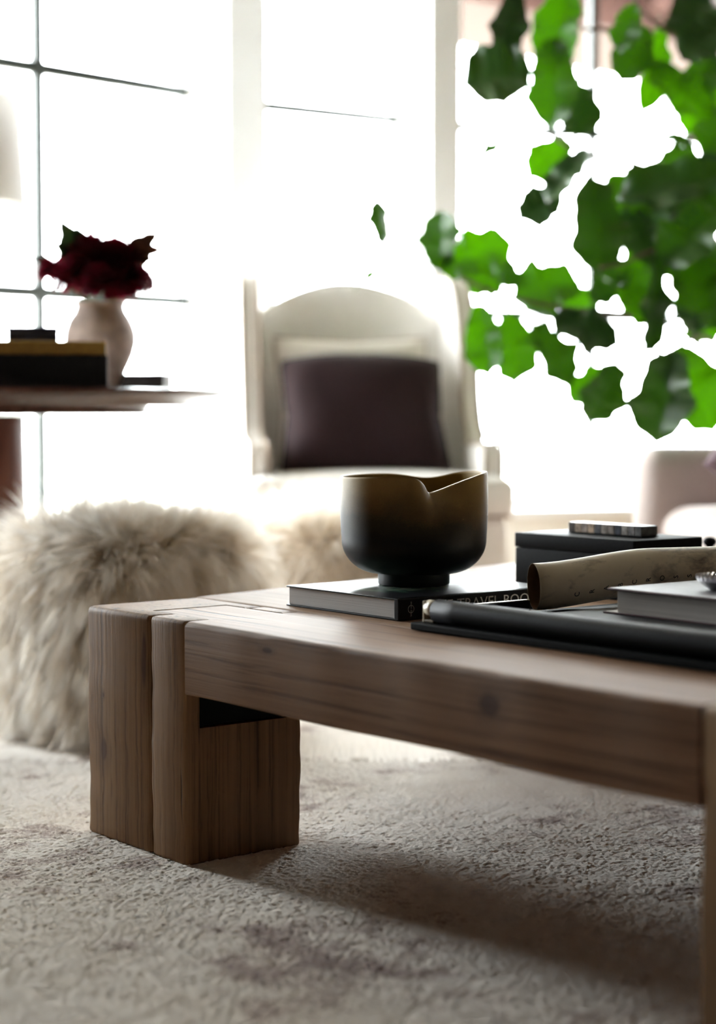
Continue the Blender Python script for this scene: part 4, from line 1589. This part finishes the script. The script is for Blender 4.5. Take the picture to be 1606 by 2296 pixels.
# books and boxes on the round table
M['black_cloth'] = simple('black_book_cloth', (0.016, 0.015, 0.018), 0.6, 0.2, 150, 0.4, 0.15)
M['gold_cloth'] = simple('ochre_book_cloth', (0.48, 0.30, 0.07), 0.55, 0.15, 120, 0.4, 0.15)
M['navy'] = simple('navy_lacquer', (0.012, 0.014, 0.045), 0.3, 0.3, 40)
bk = math.radians(9)
b1 = at(242, 850, 3.776)
e = empty('thick_black_book', (b1.x, b1.y, RTZ + 0.0005), bk)
e.scale = (0.93, 0.93, 0.93)
tag(e, 'thick black clothbound book at the bottom of the stack on the round table', 'book', 'books stacked on the round table')
box('page_block', (-0.39, -0.006), (0.006, 0.295), (0.004, 0.069), M['pages'], e, 0.001, 1)
box('spine', (-0.395, 0.0), (-0.004, 0.005), (0.0, 0.073), M['black_cloth'], e, 0.003, 2)
box('bottom_cover', (-0.395, 0.0), (0.0, 0.30), (0.0, 0.0038), M['black_cloth'], e, 0.001, 2)
box('top_cover', (-0.395, 0.0), (0.0, 0.30), (0.0692, 0.073), M['black_cloth'], e, 0.001, 2)
e = empty('ochre_book', (b1.x - 0.004, b1.y + 0.008, RTZ + 0.0688), bk)
e.scale = (0.93, 0.93, 0.93)
tag(e, 'ochre clothbound book on top of the thick black book', 'book', 'books stacked on the round table')
box('page_block', (-0.365, -0.006), (0.006, 0.255), (0.003, 0.0285), M['pages'], e, 0.001, 1)
box('spine', (-0.37, 0.0), (-0.004, 0.005), (0.0, 0.0315), M['gold_cloth'], e, 0.003, 2)
box('bottom_cover', (-0.37, 0.0), (0.0, 0.26), (0.0, 0.0028), M['gold_cloth'], e, 0.001, 2)
box('top_cover', (-0.37, 0.0), (0.0, 0.26), (0.0287, 0.0315), M['gold_cloth'], e, 0.001, 2)
b2 = at(130, 760, 3.832)
e = empty('navy_box', (b2.x, b2.y, RTZ + 0.0985), bk)
e.scale = (0.93, 0.93, 0.93)
tag(e, 'small dark navy lacquer box on the ochre book', 'box')
box('body', (-0.114, 0.0), (0.0, 0.09), (0.0, 0.022), M['navy'], e, 0.0015, 2)
box('lid', (-0.1145, 0.0005), (-0.0005, 0.0905), (0.0228, 0.0345), M['navy'], e, 0.0015, 2)
b3 = at(367, 870, 4.185)
e = empty('slim_dark_book', (b3.x, b3.y, RTZ + 0.0005), math.radians(-8))
e.scale = (0.93, 0.93, 0.93)
tag(e, 'slim dark brown book lying beside the vase near the table edge', 'book', 'books stacked on the round table')
M['brown_cover'] = simple('dark_brown_cover', (0.035, 0.022, 0.018), 0.5, 0.2, 100)
box('page_block', (-0.146, -0.004), (0.005, 0.105), (0.0022, 0.0408), M['pages'], e, 0.0008, 1)
box('spine', (-0.15, 0.0), (-0.003, 0.004), (0.0, 0.043), M['brown_cover'], e, 0.002, 2)
box('bottom_cover', (-0.15, 0.0), (0.0, 0.11), (0.0, 0.0021), M['brown_cover'], e, 0.0008, 2)
box('top_cover', (-0.15, 0.0), (0.0, 0.11), (0.0409, 0.043), M['brown_cover'], e, 0.0008, 2)

# ================================================================== FIDDLE LEAF FIG
M['fig_leaf'] = leafy('fig_leaf', (0.020, 0.052, 0.016), (0.055, 0.125, 0.03), (0.20, 0.40, 0.007), 0.60, 0.36, 0.5)
M['bark'] = simple('fig_bark', (0.16, 0.11, 0.08), 0.85, 0.3, 50, 0.2, 0.4)
M['planter'] = simple('stone_planter', (0.45, 0.42, 0.38), 0.8, 0.12, 20, 0.2, 0.3)
M['soil'] = simple('potting_soil', (0.04, 0.028, 0.02), 0.95, 0.4, 60, 0.1, 0.6)
TX, TY = 1.03, 4.98
pot = empty('planter', (TX, TY, -0.012))
tag(pot, 'round stone planter of the fig tree behind the boucle armchair', 'planter')
lathe('pot', [(0.12, 0.0), (0.13, 0.004), (0.165, 0.34), (0.17, 0.36), (0.155, 0.36), (0.15, 0.31)], M['planter'], pot, 48)
lathe('soil', [(0.148, 0.312), (0.12, 0.322), (0.05, 0.33)], M['soil'], pot, 32)
fig = empty('fig_tree', (TX, TY, 0.325))
tag(fig, 'fiddle leaf fig with broad green leaves in front of the right window', 'plant')
fo = Vector((TX, TY, 0.325))
trunk_pts = [(0, 0, 0), (0.015, -0.01, 0.3), (-0.01, -0.03, 0.65), (0.005, -0.06, 1.0), (-0.02, -0.08, 1.3), (0.0, -0.10, 1.6)]
tr_c = catmull(trunk_pts, 6)
tube('trunk', tr_c, [0.018 - 0.010 * k / (len(tr_c) - 1) for k in range(len(tr_c))], M['bark'], fig, 10)


def branch(pix, Ys, start_z, r0=0.0075, r1=0.003):
    """branch from the trunk at height start_z through the given places"""
    p0 = min(tr_c, key=lambda p: abs(p.z - start_z))
    P = [p0] + [at(x, y, Y) - fo for (x, y), Y in zip(pix, Ys)]
    c = catmull(P, 6)
    tube('branch', c, [r0 + (r1 - r0) * k / (len(c) - 1) for k in range(len(c))], M['bark'], fig, 7)


branch([(1480, 720), (1260, 690), (1110, 655), (1010, 612), (940, 585), (868, 545)], [4.75, 4.65, 4.6, 4.62, 4.66, 4.7], 0.45, 0.0075, 0.002)
branch([(1500, 400), (1300, 340), (1230, 302), (1135, 292)], [4.75, 4.66, 4.66, 4.7], 0.75)
branch([(1560, 130), (1480, 60), (1430, 15), (1390, -60)], [4.7, 4.6, 4.58, 4.6], 1.0)
branch([(1560, 560), (1470, 560), (1400, 590), (1345, 600)], [4.7, 4.5, 4.45, 4.45], 0.6)
branch([(1590, 760), (1510, 785), (1480, 800)], [4.7, 4.45, 4.4], 0.35)
branch([(1450, 780), (1390, 815)], [4.6, 4.5], 0.4)
branch([(1400, 100), (1300, 60), (1260, -40)], [4.8, 4.75, 4.75], 0.95)

# (base px, tip px, width px, distance, tip offset, sideways tilt of the blade, up tilt)
LV = [((1160, -30), (1128, 128), 78, 4.70, 0.02, .2, .2), ((1275, -50), (1228, 168), 100, 4.72, .03, -.2, .3), ((1192, 165), (1042, 178), 150, 4.60, .0, .1, .5),
      ((1245, 85), (1238, 282), 104, 4.66, .0, -.3, .1), ((1302, 188), (1300, 306), 98, 4.74, .02, .3, .3), ((1142, 312), (1076, 350), 34, 4.66, .03, 0, .8),
      ((1278, 318), (1186, 392), 84, 4.72, 0, .2, .4), ((1318, 338), (1222, 450), 72, 4.55, .02, -.5, .9), ((1258, 428), (1168, 492), 84, 4.74, 0, .1, .2),
      ((1325, 392), (1350, 612), 120, 4.52, 0, .15, .1), ((1425, 10), (1388, 112), 66, 4.5, .02, -.3, .8), ((1452, 60), (1392, 180), 84, 4.6, 0, .2, .3),
      ((1480, 55), (1448, 255), 62, 4.66, 0, .5, .1), ((1455, 148), (1602, 262), 96, 4.5, 0, .1, .4), ((1545, -40), (1562, 112), 110, 4.72, 0, -.1, .3),
      ((1548, 328), (1498, 302), 36, 4.55, 0, 0, .6), ((1640, 250), (1578, 338), 90, 4.6, 0, .2, .3), ((1640, 392), (1385, 432), 110, 4.46, 0, .1, .6),
      ((1505, 425), (1400, 560), 100, 4.7, 0, -.2, .3), ((1302, 632), (1152, 660), 118, 4.72, 0, .1, .35), ((1238, 715), (1392, 765), 104, 4.58, 0, .2, .5),
      ((1078, 682), (1096, 845), 84, 4.50, 0, -.6, .1), ((1142, 705), (1160, 856), 100, 4.72, 0, .1, .2), ((1186, 722), (1288, 858), 92, 4.55, 0, .4, .3),
      ((1388, 815), (1328, 944), 94, 4.45, 0, .2, .2), ((1352, 826), (1280, 902), 64, 4.6, 0, -.3, .3), ((1512, 784), (1466, 990), 128, 4.36, 0, -.3, .1),
      ((1505, 786), (1612, 962), 160, 4.40, 0, .3, .2), ((1472, 552), (1462, 788), 74, 4.44, 0, .6, .1), ((1432, 536), (1430, 694), 84, 4.68, 0, -.1, .2),
      ((1380, 640), (1482, 720), 86, 4.52, 0, .1, .5), ((1565, 600), (1566, 745), 96, 4.62, 0, .1, .2), ((1500, 560), (1602, 690), 130, 4.42, 0, .2, .3),
      ((1610, 470), (1490, 590), 120, 4.38, 0, -.2, .4), ((988, 606), (985, 470), 92, 4.58, .03, -.45, -.1), ((986, 608), (1146, 540), 112, 4.56, 0, .1, .5),
      ((1030, 605), (1128, 640), 88, 4.66, 0, .1, .4), ((862, 552), (842, 446), 42, 4.70, 0, -.2, 0), ((812, 632), (842, 606), 22, 4.72, 0, 0, .2),
      ((1620, 40), (1530, 130), 90, 4.56, 0, .1, .4), ((1590, 130), (1530, 250), 86, 4.66, 0, .3, .3), ((1420, 470), (1455, 590), 84, 4.6, 0, .2, .2),
      ((1640, 560), (1550, 640), 110, 4.5, 0, 0, .3), ((1360, 395), (1460, 470), 78, 4.62, 0, .1, .4), ((1640, 480), (1560, 420), 90, 4.55, 0, 0, .3),
      ((1650, 640), (1590, 730), 90, 4.5, 0, .2, .2), ((1500, 380), (1590, 480), 96, 4.7, 0, -.2, .3), ((1560, 100), (1604, 200), 70, 4.75, 0, .2, .2),
      ((1170, 640), (1100, 590), 60, 4.75, 0, 0, .3), ((1405, 585), (1330, 680), 70, 4.72, 0, .2, .3), ((1460, 440), (1402, 380), 70, 4.75, 0, 0, .3),
      ((1560, 330), (1480, 440), 110, 4.82, 0, .2, .3), ((1650, 340), (1570, 430), 120, 4.8, 0, -.2, .3), ((1540, 470), (1480, 620), 120, 4.82, 0, .3, .2),
      ((1630, 560), (1540, 690), 130, 4.80, 0, -.1, .3), ((1470, 620), (1400, 700), 90, 4.82, 0, .2, .3), ((1600, 180), (1545, 300), 100, 4.8, 0, .2, .3),
      ((1340, 420), (1420, 540), 100, 4.8, 0, -.2, .2), ((1520, 640), (1610, 760), 110, 4.78, 0, .1, .3), ((1250, 640), (1330, 720), 90, 4.8, 0, .1, .3)]
lm = [leaf_mesh('fig_leaf_blade', 1.0, 1.0, 200 + k, True, 0.22 + 0.05 * (k % 3), 0.18 + 0.06 * (k % 4)) for k in range(7)]
for k, (p, q, wpx, Y, dt, sx_, up_) in enumerate(LV):
    A, B = at(*p, Y), at(*q, Y + dt - 0.03)
    place_leaf('leaf', lm[k % 7], A, B, Vector((sx_, -1.0, up_)), 1.18 * wpx * Y / F_PX, M['fig_leaf'], fig)
    # leaf stalk back towards the wood
    if k % 2 == 0:
        C_ = A + (A - B).normalized() * 0.03 + Vector((0.0, 0.03, 0.0))
        tube('leaf_stalk', [tuple(A - fo), tuple((A + C_) / 2 - fo + Vector((0, 0, 0.004))), tuple(C_ - fo)], 0.0022, M['stem'], fig, 5)
# leaves of the crown beyond the frame
for k in range(26):
    A = fo + Vector((rng.uniform(-0.05, 0.55), rng.uniform(-0.45, 0.3), rng.uniform(0.55, 1.9)))
    if A.x - fo.x < 0.05: continue
    B = A + Vector((rng.uniform(-0.1, 0.2), rng.uniform(-0.15, 0.15), rng.uniform(-0.2, 0.05)))
    p0 = min(tr_c, key=lambda p: abs(p.z - (A.z - fo.z - 0.16)))
    e_ = A - fo
    tube('branch', [tuple(p0), tuple(p0.lerp(e_, 0.5) + Vector((0, 0, -0.03))), tuple(e_)], [0.005, 0.0035, 0.002], M['bark'], fig, 6)
    place_leaf('leaf', lm[k % 7], A, B, Vector((rng.uniform(-.4, .4), -1, rng.uniform(.2, .7))), 0.13, M['fig_leaf'], fig)
